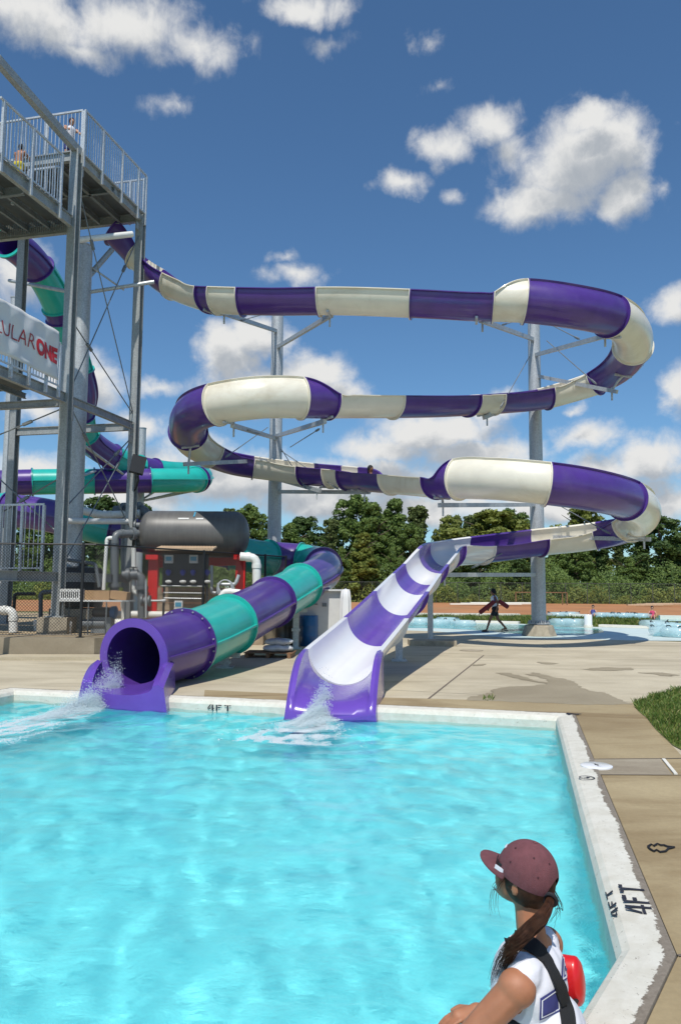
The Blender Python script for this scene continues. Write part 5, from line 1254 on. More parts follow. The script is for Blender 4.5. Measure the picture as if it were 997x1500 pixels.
def fuse(name, prims, voxel, mat, parent=None, smooth_it=6, cutters=(), grow=0.0, noise_amp=0.0, mesh_only=False):
    mb = MB()
    for pr in prims:
        if pr[0] == 'c': vs, fs = cap_(pr[1], pr[2], pr[3] + grow, pr[4] + grow)
        else: vs, fs = ico(pr[1], tuple(q + grow for q in pr[2]), pr[3] if len(pr) > 3 else None, 3)
        mb.add(vs, fs)
    me = bpy.data.meshes.new(name + '_raw'); me.from_pydata([tuple(p) for p in mb.v], [], mb.f)
    o = bpy.data.objects.new('tmp', me); C.objects.link(o)
    md = o.modifiers.new('r', 'REMESH'); md.mode = 'VOXEL'; md.voxel_size = voxel
    ms = o.modifiers.new('s', 'SMOOTH'); ms.iterations = smooth_it; ms.factor = .5
    tmp = []
    for cu in cutters:
        mb2 = MB(); vs, fs = (cap_(*cu[1:]) if cu[0] == 'c' else ico(cu[1], cu[2], cu[3] if len(cu) > 3 else None, 4)); m2 = bpy.data.meshes.new('cut'); m2.from_pydata([tuple(p) for p in vs], [], fs)
        bm = bmesh.new(); bm.from_mesh(m2); bmesh.ops.recalc_face_normals(bm, faces=bm.faces); bm.to_mesh(m2); bm.free()
        oc = bpy.data.objects.new('cut', m2); C.objects.link(oc); tmp.append(oc); mdc = o.modifiers.new('b', 'BOOLEAN'); mdc.operation = 'DIFFERENCE'; mdc.object = oc; mdc.solver = 'EXACT'
    bpy.context.view_layer.update(); dg = bpy.context.evaluated_depsgraph_get(); res = bpy.data.meshes.new_from_object(o.evaluated_get(dg))
    bpy.data.objects.remove(o)
    for t_ in tmp: bpy.data.objects.remove(t_)
    if noise_amp:
        from mathutils import noise as mn
        nn = [v_.normal.copy() for v_ in res.vertices]
        for v_, n_ in zip(res.vertices, nn):
            c_ = v_.co; k = mn.noise(V((c_.x * 9, c_.y * 9, c_.z * 4 + 3 * c_.x))) + .5 * mn.noise(c_ * 22); v_.co = c_ + n_ * (noise_amp * k)
    if mesh_only: return res
    org = ORG.get(parent.name, V((0, 0, 0))) if parent is not None else V((0, 0, 0))
    for v_ in res.vertices: v_.co -= org
    res.materials.clear(); o = link(name, res, mat, parent, False); o.data.name = name
    o.data.polygons.foreach_set('use_smooth', [True] * len(o.data.polygons)); ORG[o.name] = org
    return o
# ---------------------------------------------------------------- seated lifeguard
u = V((0, 0, 1)); f = V((-.86, .51, 0)).normalized(); l = V((-f.y, f.x, 0)) ; l = V((-.51, -.86, 0)).normalized()
N_ = D(791, 1382, 2.83)
def Pb(a, b_, c): return N_ + f * a + l * b_ + u * c
hf = V((-.80, .60, 0)).normalized(); hl = V((-.60, -.80, 0)).normalized()
H_ = D(768, 1284, 2.87)
rotb = Matrix((f, l, u)).transposed()
tilt = R(-16); hf2 = hf * math.cos(tilt) - u * math.sin(tilt) ; hu2 = u * math.cos(tilt) + hf * math.sin(tilt); hf2.normalize(); hu2 = hf2.cross(hl).normalized()
if hu2.z < 0: hu2 = -hu2
rth = Matrix((hf2, hl, hu2)).transposed()
def Ph(a, b_, c): return H_ + hf2 * a + hl * b_ + hu2 * c
SL, SR = Pb(.03, .172, -.085), Pb(.03, -.160, -.07)
EL, ER = D(682, 1524, 2.70), D(735, 1497, 3.05)
WL, WR = D(632, 1518, 2.90), D(697, 1480, 3.08)
zs = .03
HPc = V((N_.x, N_.y, zs)) - f * .02
guard = thing('person', V((HPc.x, HPc.y, .0)), 'seated lifeguard in maroon cap and white vest with a dark ponytail, at the pool edge', 'person')
torso = [('e', Pb(.045, 0, -.15), (.118, .150, .16), rotb), ('e', Pb(.05, 0, -.27), (.118, .135, .13), rotb), ('e', HPc + u * .04, (.115, .155, .11), rotb),
         ('c', Pb(.02, .125, -.06), Pb(.03, -.12, -.055), .052, .052), ('e', Pb(-.005, .065, -.13), (.055, .075, .10), rotb), ('e', Pb(-.005, -.065, -.13), (.055, .075, .10), rotb)]
def hand(W, dirh, palm_n, side, sc=1.0, curl=.5):
    """five fingers: palm from the wrist along dirh, thumb on the given side"""
    d = dirh.normalized(); n_ = (palm_n - d * palm_n.dot(d)).normalized(); s_ = d.cross(n_) * side; pr = [('c', W, W + d * .075 * sc, .024 * sc, .026 * sc)]
    for k, (off, ln) in enumerate(((-.030, .060), (-.010, .070), (.011, .066), (.030, .052))):
        b_ = W + d * .080 * sc + s_ * off * sc; pr.append(('c', W + d * .03 * sc + s_ * off * .7 * sc, b_, .013 * sc, .0105 * sc)); q = b_; a = 0
        for seg in (.42, .32, .26):
            a += curl; q2 = q + (d * math.cos(a) - n_ * math.sin(a)) * ln * seg * sc * 1.25; pr.append(('c', q, q2, .0088 * sc, .0078 * sc)); q = q2
    t0 = W + d * .022 * sc - s_ * .026 * sc; t1 = t0 + (d * .7 - s_ * .75) .normalized() * .035 * sc; t2 = t1 + (d * .95 - s_ * .25 - n_ * .3).normalized() * .03 * sc
    pr += [('c', t0, t1, .014 * sc, .0105 * sc), ('c', t1, t2, .0105 * sc, .009 * sc)]; return pr
arms = []
for S_, E_, W_ in ((SL, EL, WL), (SR, ER, WR)):
    arms += [('e', S_ + u * .002, (.064, .060, .062)), ('c', S_, (S_ + E_) / 2, .056, .051), ('c', (S_ + E_) / 2, E_, .051, .043), ('c', E_, E_ + (W_ - E_) * .4, .043, .041), ('c', E_ + (W_ - E_) * .4, W_, .041, .028)]
arms += hand(WL, (WL - EL).normalized() * .8 + V((-.3, .1, -.1)), u, 1); arms += hand(WR, (D(660, 1492, 3.05) - WR), u, -1, 1.0, .25)
KL, KR = HPc + f * .38 + l * .075 - u * .20, HPc + f * .38 - l * .09 - u * .20
legs = []
for K_, sg in ((KL, 1), (KR, -1)):
    h0 = HPc + l * .085 * sg + f * .03; ft_ = K_ + f * .05 - u * .42; legs += [('c', h0 - u * .03, K_, .080, .056), ('c', K_, K_ + (ft_ - K_) * .35, .056, .055), ('c', K_ + (ft_ - K_) * .35, ft_, .055, .035), ('c', ft_, ft_ + f * .17 - u * .03, .036, .024)]
head = [('e', Ph(-.005, 0, .02), (.095, .074, .10), rth), ('e', Ph(.035, 0, -.045), (.06, .054, .062), rth), ('c', Ph(.05, 0, -.085), Ph(.068, 0, -.088), .026, .02), ('c', Ph(.088, 0, -.012), Ph(.108, 0, -.032), .010, .012), ('c', Ph(.085, .012, -.062), Ph(.085, -.012, -.062), .011, .011),
        ('e', Ph(.06, .035, -.03), (.03, .03, .028), rth), ('e', Ph(.06, -.035, -.03), (.03, .03, .028), rth),
        ('e', Ph(-.005, .077, -.018), (.018, .007, .030), rth), ('e', Ph(-.005, -.077, -.018), (.018, .007, .030), rth),
        ('c', Ph(-.025, 0, -.06), Pb(.025, 0, -.03), .047, .054), ('c', Pb(.02, .03, -.015), Pb(.02, .10, -.05), .045, .042), ('c', Pb(.02, -.03, -.015), Pb(.02, -.10, -.05), .045, .042)]
body = fuse('body', torso + arms + legs + head, .0055, MT['tanskin'], guard, 8)
cutL = [('e', SL + l * .050 - u * .045 + f * .015, (.078, .085, .125), rotb), ('e', SR - l * .055 - u * .04 + f * .02, (.075, .085, .12), rotb), ('e', Pb(.045, 0, .03), (.085, .082, .052), rotb), ('e', N_ - u * .95 , (.5, .5, .48))]
shirt_p = torso + [('e', HPc + u * .10, (.12, .155, .14), rotb), ('c', Pb(.05, .0, -.2), V((N_.x, N_.y, .12)) + f * .03, .115, .13)]
shirt = fuse('vest', shirt_p, .006, MT['shirt'], guard, 5, cutL[:3], grow=.011, noise_amp=.007)
dgx = bpy.context.evaluated_depsgraph_get()
def bvh_of(objs):
    vs, fs = [], []
    for o in objs:
        k = len(vs); vs += [v_.co + ORG[o.name] for v_ in o.data.vertices]; fs += [tuple(i + k for i in p.vertices) for p in o.data.polygons]
    return BVHTree.FromPolygons(vs, fs)
bt1 = bvh_of([body, shirt]); btS = bvh_of([shirt])
def surf(px, py, off=.004, tree_=None):
    d_ = ray(px, py).normalized(); h = (tree_ or bt1).ray_cast(CAM, d_)
    if h[0] is None: return None
    n_ = h[1]; n_ = -n_ if n_.dot(d_) > 0 else n_; return h[0] + n_ * off
# strap over the left shoulder, across the back
sp_ = [(758,1376),(768,1380),(782,1389),(797,1406),(810,1430),(819,1452),(826,1474),(830,1500),(832,1530)]
cps = []
for i, (x, y) in enumerate(sp_):
    p = surf(x, y, .009)
    if p is not None: cps.append(p)
cs = [np.array([*p]) for p in cps]; fr0 = cps[0] + f * .05 - u * .03 - l * .0; fr1 = fr0 + f * .02 - u * .12 - l * .04
cs = [np.array([*(cps[0] + f * .045 - u * .045)]), np.array([*(cps[0] + f * .022 - u * .010)])] + cs
cs = catmull(cs, 8); cs = [V(q) for q in cs]
loops = []
for i, p in enumerate(cs):
    d_ = (cs[min(i + 1, len(cs) - 1)] - cs[max(i - 1, 0)]).normalized(); h = bt1.find_nearest(p); n_ = h[1]
    if n_.dot(p - Pb(.05, 0, -.2)) < 0: n_ = -n_
    sd = d_.cross(n_).normalized() * .027; n2 = sd.cross(d_).normalized() * .004
    if n2.dot(n_) < 0: n2 = -n2
    loops.append([p - sd - n2, p - sd + n2, p + n2 * 1.3, p + sd + n2, p + sd - n2])
mb = MB(); mb.loft(loops, caps=True); so_ = obj('rescue_strap', mb, MT['strap'], guard, True)
# printed blocks on the back of the vest
def patch(nm, quad, mat, off, n=10, ring=None):
    mb = MB(); Q = [V((x, y, 0)) for x, y in quad]
    def bl(s_, t_): q = (Q[0] * (1 - s_) + Q[1] * s_) * (1 - t_) + (Q[3] * (1 - s_) + Q[2] * s_) * t_; return surf(q.x, q.y, off, btS)
    g_ = [[bl(i / n, j / n) for j in range(n + 1)] for i in range(n + 1)]
    for i in range(n):
        for j in range(n):
            if ring and 0 + ring <= i < n - ring and ring <= j < n - ring: continue
            q = [g_[i][j], g_[i + 1][j], g_[i + 1][j + 1], g_[i][j + 1]]
            if all(p is not None for p in q) and max((q[k] - q[k - 1]).length for k in range(4)) < .03: mb.add(q, [(0, 1, 2, 3)])
    if mb.f: return obj(nm, mb, mat, shirt, True)
patch('print_block', [(822,1397),(834,1389),(838,1428),(820,1440)], MT['navy'], .003); patch('print_outline', [(824,1400),(832.5,1393),(836,1426),(822,1436)], MT['shirt'], .0045, 12, 1)
patch('print_block', [(790,1462),(818,1444),(820,1481),(789,1494)], MT['navy'], .003); patch('print_outline', [(792,1465),(816,1448),(818,1478.5),(791.5,1490.5)], MT['shirt'], .0045, 16, 1)
def letter(ch, x0, y0, x1, y1, skx=0):
    me = text_mesh(ch, 1.0, .02); bm = bmesh.new(); bm.from_mesh(me); bmesh.ops.triangulate(bm, faces=bm.faces); xs = [v_.co.x for v_ in bm.verts]; ys = [v_.co.y for v_ in bm.verts]; ok = True
    for v_ in bm.verts:
        a = (v_.co.x - min(xs)) / (max(xs) - min(xs)); b_ = (v_.co.y - min(ys)) / (max(ys) - min(ys)); p = surf(x0 + (x1 - x0) * a, y1 + (y0 - y1) * b_ + skx * a, .006, btS)
        if p is None: ok = False; break
        v_.co = p - ORG[shirt.name]
    if ok: bm.to_mesh(me); link('print_letter', me, MT['shirt'], shirt)
    bm.free()
letter('G', 823, 1405, 831, 1427, -5)
# black undergarment band showing in the armhole
bb = [surf(x, y, .004) for x, y in ((747, 1461), (753, 1466), (760, 1469), (768, 1470), (774, 1468))]
bb = [p for p in bb if p is not None]
mb = MB(); mb.tube([Pb(.062 + .108 * math.cos(a), .150 * math.sin(a), -.205) for a in [2 * PI * k / 48 for k in range(49)]], .010, 8); obj('undergarment_band', mb, MT['black'], guard, True)
shp = [('c', HPc + l * .085 * sg + f * .02, HPc + l * .085 * sg + f * .17 - u * .10, .082, .074) for sg in (1, -1)] + [('e', HPc + u * .02, (.12, .16, .10), rotb)]
fuse('shorts', shp, .008, MT['navy'], guard, 4, grow=.008)
# hair under the cap and ponytail
fuse('hair', [('e', Ph(-.018, 0, -.004), (.094, .084, .090), rth), ('e', Ph(-.05, 0, -.045), (.05, .055, .04), rth), ('c', Ph(-.02, .055, -.02), Ph(-.04, .04, -.06), .022, .02)], .005, MT['hair'], guard, 4)
rh = random.Random(8)
def strands(path_pts, n, spread, rad, nm):
    base = [V(q) for q in catmull([np.array([*p]) for p in path_pts], 6)]; mb = MB(); m_ = len(base)
    for k in range(n):
        a = rh.uniform(0, 6.28); rr_ = math.sqrt(rh.random()); end = int(m_ * rh.uniform(.55, 1.0)); tw = rh.uniform(-.6, .6); pts = []
        wob = V((rh.gauss(0, 1), rh.gauss(0, 1), rh.gauss(0, 1)))
        for i in range(0, end):
            t_ = i / (m_ - 1); sp2 = spread[0] * (1 - t_) + spread[1] * t_ if t_ > .25 else spread[0] * (.45 + 2.2 * t_)
            d_ = (base[min(i + 1, m_ - 1)] - base[max(i - 1, 0)]).normalized(); e1 = d_.cross(V((0, 0, 1)) if abs(d_.z) < .9 else V((1, 0, 0))).normalized(); e2 = d_.cross(e1)
            pts.append(base[i] + (e1 * math.cos(a + tw * t_ * 3) + e2 * math.sin(a + tw * t_ * 3)) * sp2 * rr_ + wob * .006 * t_ * t_)
        if len(pts) > 3: mb.tube(pts, [rad * (1 - .75 * i / len(pts)) for i in range(len(pts))], 4, cap=False)
    return obj(nm, mb, MT['hair'], guard, True)
tail = [Ph(-.105, 0, -.005), D(801, 1331, 2.74), D(790, 1348, 2.70), D(775, 1362, 2.70), D(759, 1378, 2.70), D(743, 1396, 2.72), D(731, 1420, 2.78), D(722, 1450, 2.86)]
strands(tail, 420, (.022, .026), .0013, 'ponytail')
strands([Ph(-.105, 0, -.005), D(799, 1334, 2.75), D(786, 1352, 2.72), D(768, 1368, 2.71), D(748, 1390, 2.72), D(738, 1405, 2.76)], 240, (.019, .014), .0019, 'ponytail')
strands([Ph(.04, .07, .0), Ph(.06, .085, -.05), Ph(.05, .10, -.10), Ph(.03, .10, -.14)], 8, (.012, .02), .0010, 'loose_strand')
strands([Ph(-.10, -.03, -.01), Ph(-.125, -.05, -.06), Ph(-.12, -.07, -.12), Ph(-.10, -.08, -.18)], 10, (.012, .022), .0010, 'loose_strand')
mb = MB(); tp = V(tail[1]); dd = (tail[1] - tail[0]).normalized()
mb.torus(tail[0] + dd * .035, .022, .007, 16, 8, dd.to_track_quat('Z', 'Y').to_matrix()); obj('hair_tie', mb, MT['black'], guard, True)
# cap
capo = thing('baseball_cap', H_, 'faded maroon baseball cap worn by the seated lifeguard', 'cap')
def capP(th, ph, r_=0):   # th around from front, ph from top
    rx, ry, rz = .109 + r_, .090 + r_, .112 + r_
    seam = 1 - .012 * max(0, 1 - abs(((th / (PI / 3)) + .5) % 1 - .5) * 14)
    return Ph(-.006 + rx * math.sin(ph) * math.cos(th) * seam, ry * math.sin(ph) * math.sin(th) * seam, .018 + rz * math.cos(ph) * (1 if ph < PI / 2 else .9))
def phmax(th):
    back = abs(abs(th) - PI); base_ = R(97) + R(9) * (1 - math.cos(th)) / 2
    if back < .52: base_ -= R(34) * math.sqrt(max(0, 1 - (back / .52) ** 2))
    return base_
mb = MB(); NT, NPp = 72, 20; ou = []; 
for i in range(NT + 1):
    th = -PI + 2 * PI * i / NT; pm = phmax(th); ou.append([capP(th, .02 + (pm - .02) * j / NPp) for j in range(NPp + 1)] + [capP(th, pm - (pm - .02) * j / NPp, -.003) for j in range(NPp + 1)])
mb.loft(ou); obj('crown_panels', mb, MT['capred'], capo, True)
mb = MB(); b_ = Ph(-.006, 0, .018 + .113); mb.lathe(b_ - hu2 * .003, [(.008, 0), (.008, .004), (.004, .007)], 10, hu2); obj('top_button', mb, MT['capred'], capo, True)
mb = MB(); 
lp = []
for i in range(25):
    s_ = -1 + 2 * i / 24; th = s_ * R(62); inn = capP(th, R(96)); row = []
    for j in range(9):
        t_ = j / 8; ext = .072 * math.sqrt(max(0, 1 - abs(s_) ** 2.6)) * t_; q = inn + hf2 * ext + hl * (0) - hu2 * (.020 * s_ * s_ * t_ - .006 * t_ + .006 * t_ * t_)
        row.append(q)
    lp.append([p + hu2 * .0015 for p in row] + [p - hu2 * .0025 for p in reversed(row)])
mb.loft(lp, caps=True); obj('brim', mb, MT['capred'], capo, True)
for th, ph in ((.9, .75), (1.95, .72), (2.75, .8), (-.9, .75), (2.2, 1.25), (1.15, 1.2)):
    c_ = capP(th, ph, .0008); n_ = (c_ - Ph(-.006, 0, .018)).normalized(); mb = MB(); mb.lathe(c_, [(.0035, 0), (.0035, .001), (.001, .0015)], 10, n_); obj('eyelet', mb, MT['capeye'], capo, True)
mb = MB()
for k in range(5):
    a = capP(.05 + k * .07, 1.05, .002); b2 = capP(.09 + k * .07, .98, .002); mb.tube([a, b2, capP(.11 + k * .07, 1.06, .002)], .0014, 5)
obj('embroidery', mb, MT['shirt'], capo)
# sunglasses
gl = thing('sunglasses', Ph(.09, 0, 0), 'sunglasses with pale temples worn under the maroon cap', 'sunglasses')
for sg in (1, -1):
    mb = MB(); mb.bar(Ph(-.002, .080 * sg, .010), Ph(.088, .069 * sg, .014), .003, .014, up=hu2); obj('temple', mb, MT['shirt'], gl)
    mb = MB(); lpz = []
    for i in range(9):
        a = R(8 + 62 * i / 8); c_ = Ph(.045 + .062 * math.cos(a), sg * .071 * math.sin(a), .012); lpz.append([c_ + hu2 * .018, c_ + hu2 * .018 + hf2 * .002, c_ - hu2 * .022 + hf2 * .002, c_ - hu2 * .022])
    mb.loft(lpz, caps=True); obj('lens', mb, MT['blackplastic'], gl, True)
# rescue tube behind her
rt_ = thing('rescue_tube', D(846, 1435, 3.0), 'bright red foam rescue tube held behind the seated lifeguard', 'rescue tube')
q0, q1 = D(843, 1432, 3.07), Pb(-.10, -.42, -.21)
def tubecaps(a, b_, r_, parent, mat, nm='foam_body'):
    d_ = (b_ - a).normalized(); sd = d_.cross(u).normalized(); u2 = sd.cross(d_); L_ = (b_ - a).length; loops = []
    for k, (s_, q) in enumerate(((-.10, .15), (-.095, .5), (-.07, .82), (-.03, .97), (0, 1), (.5, 1.03), (1, 1), (1.03, .97), (1.07, .8), (1.095, .4), (1.1, .15))):
        c_ = a + d_ * (L_ * min(1, max(0, s_)) + (s_ * 1 if s_ < 0 else (s_ - 1 if s_ > 1 else 0)) * 1.0 * min(L_, .5)); loops.append([c_ + sd * (r_ * .62 * q * math.cos(2 * PI * i / 20)) + u2 * (r_ * q * math.sin(2 * PI * i / 20)) for i in range(20)])
    mb = MB(); mb.loft(loops, caps=True); return obj(nm, mb, mat, parent, True)
q0 = D(844, 1437, 3.12); q1 = q0 + f * .26 - u * .03
tubecaps(q0, q1, .088, rt_, MT['rescuered'])
mb = MB(); mb.tube([D(829, 1496, 2.9), q0 - u * .06 - l * .05], .010, 6); obj('tow_line', mb, MT['strap'], rt_)
# ---------------------------------------------------------------- other people
def figure(base, heading, pose, label, skin, hairm, clothes, H=1.62, voxel=.022, name='person'):
    """base: point under the hips on the ground; pose: joints in (forward, left, up) metres for a 1.62 m body"""
    fw_ = V((math.cos(heading), math.sin(heading), 0)); lf = V((-fw_.y, fw_.x, 0)); k = H / 1.62
    def q(p): return base + (fw_ * p[0] + lf * p[1] + u * p[2]) * k
    J = {n_: q(p) for n_, p in pose.items()}; t = thing(name, base, label, 'person'); r_ = Matrix((fw_, lf, u)).transposed()
    s = k
    pr = [('c', J['pelvis'] + lf * .05, J['pelvis'] - lf * .05, .12 * s, .12 * s), ('c', J['pelvis'], J['chest'], .12 * s, .13 * s), ('c', J['chest'] + lf * .10 * s, J['chest'] - lf * .10 * s, .085 * s, .085 * s), ('c', J['chest'], J['head'], .055 * s, .05 * s), ('e', J['head'], (.098 * s, .075 * s, .115 * s), r_), ('c', J['head'] + fw_ * .085 * s - u * .02 * s, J['head'] + fw_ * .10 * s - u * .035 * s, .012 * s, .014 * s)]
    for sd in 'lr':
        pr += [('c', J['sh' + sd], J['el' + sd], .048 * s, .038 * s), ('c', J['el' + sd], J['ha' + sd], .037 * s, .026 * s), ('e', J['ha' + sd] + (J['ha' + sd] - J['el' + sd]).normalized() * .06 * s, (.04 * s, .03 * s, .05 * s)), ('c', J['hi' + sd], J['kn' + sd], .082 * s, .055 * s), ('c', J['kn' + sd], J['an' + sd], .055 * s, .036 * s), ('c', J['an' + sd], J['an' + sd] + fw_ * .16 * s - u * .03 * s, .036 * s, .03 * s)]
        hd = hand(J['ha' + sd], J['ha' + sd] - J['el' + sd], lf * (1 if sd == 'l' else -1), 1, s); 
    fuse('body', pr, voxel, MT[skin], t, 3)
    fuse('hair', [('e', J['head'] + u * .02 * s - fw_ * .015 * s, (.105 * s, .085 * s, .115 * s), r_)] + ([('c', J['head'] - fw_ * .08 * s, J['head'] - fw_ * .12 * s - u * .12 * s, .04 * s, .02 * s)]), voxel * .8, MT[hairm], t, 2)
    if clothes.get('top'): fuse('shirt', [('c', J['pelvis'] + u * .06 * s, J['chest'], .128 * s, .138 * s), ('c', J['chest'] + lf * .09 * s, J['chest'] - lf * .09 * s, .095 * s, .095 * s)], voxel * .8, MT[clothes['top']], t, 3)
    if clothes.get('bottom'): fuse('shorts', [('c', J['pelvis'] + lf * .05, J['pelvis'] - lf * .05, .132 * s, .132 * s)] + [('c', J['hi' + sd], J['hi' + sd] + (J['kn' + sd] - J['hi' + sd]) * .5, .095 * s, .085 * s) for sd in 'lr'], voxel * .8, MT[clothes['bottom']], t, 3)
    return t, J, fw_, lf
walk = dict(pelvis=(0, 0, .86), chest=(.03, 0, 1.24), head=(.07, 0, 1.50), shl=(.02, .17, 1.30), shr=(.04, -.17, 1.30), ell=(-.08, .22, 1.05), elr=(.05, -.24, 1.04), hal=(-.02, .24, .84), har=(.20, -.22, .86), hil=(0, .08, .84), hir=(0, -.08, .84), knl=(.20, .08, .47), knr=(-.12, -.08, .46), anl=(.33, .08, .07), anr=(-.42, -.08, .12))
b0 = G(725, 925.5); t, J, fw_, lf = figure(b0, R(176), walk, 'lifeguard in dark shorts walking left along the river with a red tube', 'skindark', 'black', dict(top='shirt', bottom='black'), 1.66, .016)
mb = MB(); mb.bar(J['chest'] + lf * .12 + u * .08, J['pelvis'] - lf * .14 + u * .12, .05, .28); obj('dark_vest_panel', mb, MT['navy'], t)
for nm_ in 'lr':
    a = J['an' + nm_]; mb = MB(); mb.bar(a - fw_ * .07 - u * .06, a + fw_ * .20 - u * (.065 if nm_ == 'l' else .10), .09, .03); obj('sandal', mb, MT['black'], t)
rt2 = thing('rescue_tube', J['pelvis'], 'dark red rescue tube tucked behind the walking lifeguard', 'rescue tube')
ctr = J['chest'] - fw_ * .10 - u * .10 + lf * .1
tubecaps(ctr + V((-.10, .0, .0)), D(703, 897, b0.y), .085, rt2, MT['darkred']); tubecaps(ctr + V((.10, .05, .0)), D(743, 889, b0.y), .085, rt2, MT['darkred'])
mb = MB(); a = D(702, 897, b0.y); mb.tube([a, a + V((-.03, 0, -.18))], .012, 6); obj('tow_line', mb, MT['strap'], rt2)
stand = dict(pelvis=(0, 0, .88), chest=(.05, 0, 1.26), head=(.12, 0, 1.50), shl=(.05, .17, 1.32), shr=(.05, -.17, 1.32), ell=(.24, .24, 1.12), elr=(.24, -.24, 1.12), hal=(.42, .2, 1.05), har=(.42, -.2, 1.05), hil=(0, .08, .86), hir=(0, -.08, .86), knl=(.03, .09, .47), knr=(-.02, -.09, .47), anl=(0, .09, .07), anr=(-.05, -.09, .07))
figure(T_(.85, .80, ZU + .18), math.atan2(-tu.y, -tu.x) + .9, stand, 'attendant in a white shirt leaning at the railing of the top deck', 'skin', 'hair', dict(top='shirt', bottom='navy'), 1.5)
figure(T_(-1.55, .62, ZL + .15), math.atan2(tu.y, tu.x), stand, 'swimmer in yellow shorts climbing on the landing at the left edge', 'tanskin', 'black', dict(bottom='yellow'), 1.32)
sit = dict(pelvis=(0, 0, .12), chest=(-.22, 0, .42), head=(-.26, 0, .70), shl=(-.22, .16, .48), shr=(-.22, -.16, .48), ell=(-.12, .24, .28), elr=(-.12, -.24, .28), hal=(.05, .2, .2), har=(.05, -.2, .2), hil=(0, .08, .12), hir=(0, -.08, .12), knl=(.38, .09, .26), knr=(.38, -.09, .22), anl=(.75, .08, .1), anr=(.75, -.08, .1))
i_r = min(range(len(P)), key=lambda i: (proj(V(P[i]))[0] - 551) ** 2 + (proj(V(P[i]))[1] - 696) ** 2)
bs = V(P[i_r]) - u * (RS - .02)
figure(bs, math.atan2(T[i_r][1], T[i_r][0]), sit, 'rider sitting in the open slide with only a dark head showing over the rim', 'skindark', 'black', dict(bottom='navy'), 1.74)
for px, py, lb, cl_ in ((868, 905.5, 'dark-haired bather sitting in the far row beside the white post', 'navy'), (955, 907.5, 'bather in pink sitting at the right end of the far row', 'pink')):
    figure(G(px, py), R(250), sit, lb, 'skin', 'black', dict(top=cl_, bottom=cl_), 1.5)
# ================================================================== MARKINGS AND SMALL DECK THINGS
MT['ink'] = simple('black_stencil_paint', (.02, .02, .03), .7, 0, .3, 30)
GL = {'4': [((0, .42), (.26, 1), (.38, 1), (.13, .42)), ((0, .27), (0, .39), (.36, .39), (.36, .27)), ((.42, 0), (.42, 1), (.56, 1), (.56, 0)), ((.56, .26), (.56, .38), (.68, .38), (.68, .26))],
      'F': [((0, 0), (0, 1), (.14, 1), (.14, 0)), ((.19, .84), (.19, 1), (.55, 1), (.55, .84)), ((.19, .44), (.19, .60), (.42, .60), (.42, .44))],
      'T': [((.25, 0), (.25, 1), (.39, 1), (.39, 0)), ((0, .85), (0, 1), (.20, 1), (.20, .85)), ((.44, .85), (.44, 1), (.64, 1), (.64, .85))]}
def marking(word, org, rt_v, up_v, hgt, label, wsc=.8):
    n_ = rt_v.cross(up_v).normalized(); mb = MB(); x = 0
    for ch in word:
        for pl in GL[ch]:
            k = [org + rt_v * ((x + a) * hgt * wsc) + up_v * (b_ * hgt) for a, b_ in pl]; mb.add([p for p in k] + [p + n_ * .0015 for p in k], [(4, 5, 6, 7), (0, 1, 5, 4), (1, 2, 6, 5), (2, 3, 7, 6), (3, 0, 4, 7)])
        x += .82
    o = obj('depth_marking', mb, MT['ink']); tag(o, label, 'depth marking'); return o
er = (c_fr - c_r); er.normalize(); en = V((-er.y, er.x, 0))   # along the right edge away from the viewer, and towards the pool
if en.x > 0: en = -en
p4 = G(937, 1343)
# the coping slopes slightly: put the paint just above it
s4 = (p4 - c_r).dot(er); p4 = c_r + er * s4 - en * .165
marking('4FT', V((p4.x, p4.y, .0165)), er, en, .130, 'black stencilled 4FT on top of the white kerb, near the lifeguard', 1.30)
pe = c_r + er * ((p4 - c_r).dot(er) - .02)
marking('4FT', pe + en * .003 + V((0, 0, .010)), er, (en * .05 + V((0, 0, -.042))).normalized(), .046, 'black stencilled 4FT on the inner slope of the kerb, near the lifeguard', 3.4).location = (0, 0, .003)
ef = (c_fr - c_fl).normalized(); pf = LX(c_fl, c_fr, G(308, 1024).x); enf = V((ef.y, -ef.x, 0))
marking('4FT', pf + enf * .080 + V((0, 0, -.145)), ef, V((0, 0, 1)), .085, 'black stencilled 4FT on the far pool wall between the two slide ends', 1.9)
pcn = OUT[1] * .55 + c_fr * .45
mb = MB()
for k in range(5): mb.box(V((pcn.x - .02 + .03 * k, pcn.y - .05 + .03 * (k % 3), .0185)), (.03, .12 - .02 * (k % 2), .002), Matrix.Rotation(.4 * k, 3, 'Z'))
tag(obj('paint_mark', mb, MT['ink']), 'dark scuffed paint mark on the far right corner of the kerb', 'paint mark')
# skimmer lid and pictogram
q = G(873, 1124); mb = MB(); mb.lathe((q.x, q.y, .006), [(.145, 0), (.145, .012), (.13, .018), (.02, .018), (.018, .012), (.001, .012)], 40); t = thing('skimmer_lid', q, 'round white skimmer lid set in the deck beside the kerb', 'lid'); obj('disc', mb, MT['cleanwhite'], t, True); mb = MB(); mb.lathe((q.x, q.y, .0245), [(.012, 0), (.012, .001)], 12); obj('finger_hole', mb, MT['blackplastic'], t)
q = G(859, 1142); mb = MB(); mb.torus((q.x, q.y, .0175), .062, .006, 28, 6, squash=.3); mb.bar((q.x - .03, q.y - .02, .0175), (q.x + .03, q.y + .015, .0175), .008, .003); mb.lathe((q.x + .012, q.y + .02, .0165), [(.011, 0), (.011, .002)], 10)
tag(obj('warning_pictogram', mb, MT['ink']), 'small round black pictogram painted on the kerb by the skimmer lid', 'pictogram')
zz = [(948,1243),(953,1240),(957,1242),(962,1239),(967,1241),(972,1241),(977,1243),(987,1244),(978,1246),(974,1250),(966,1251),(961,1248),(957,1250),(952,1247),(948,1243)]
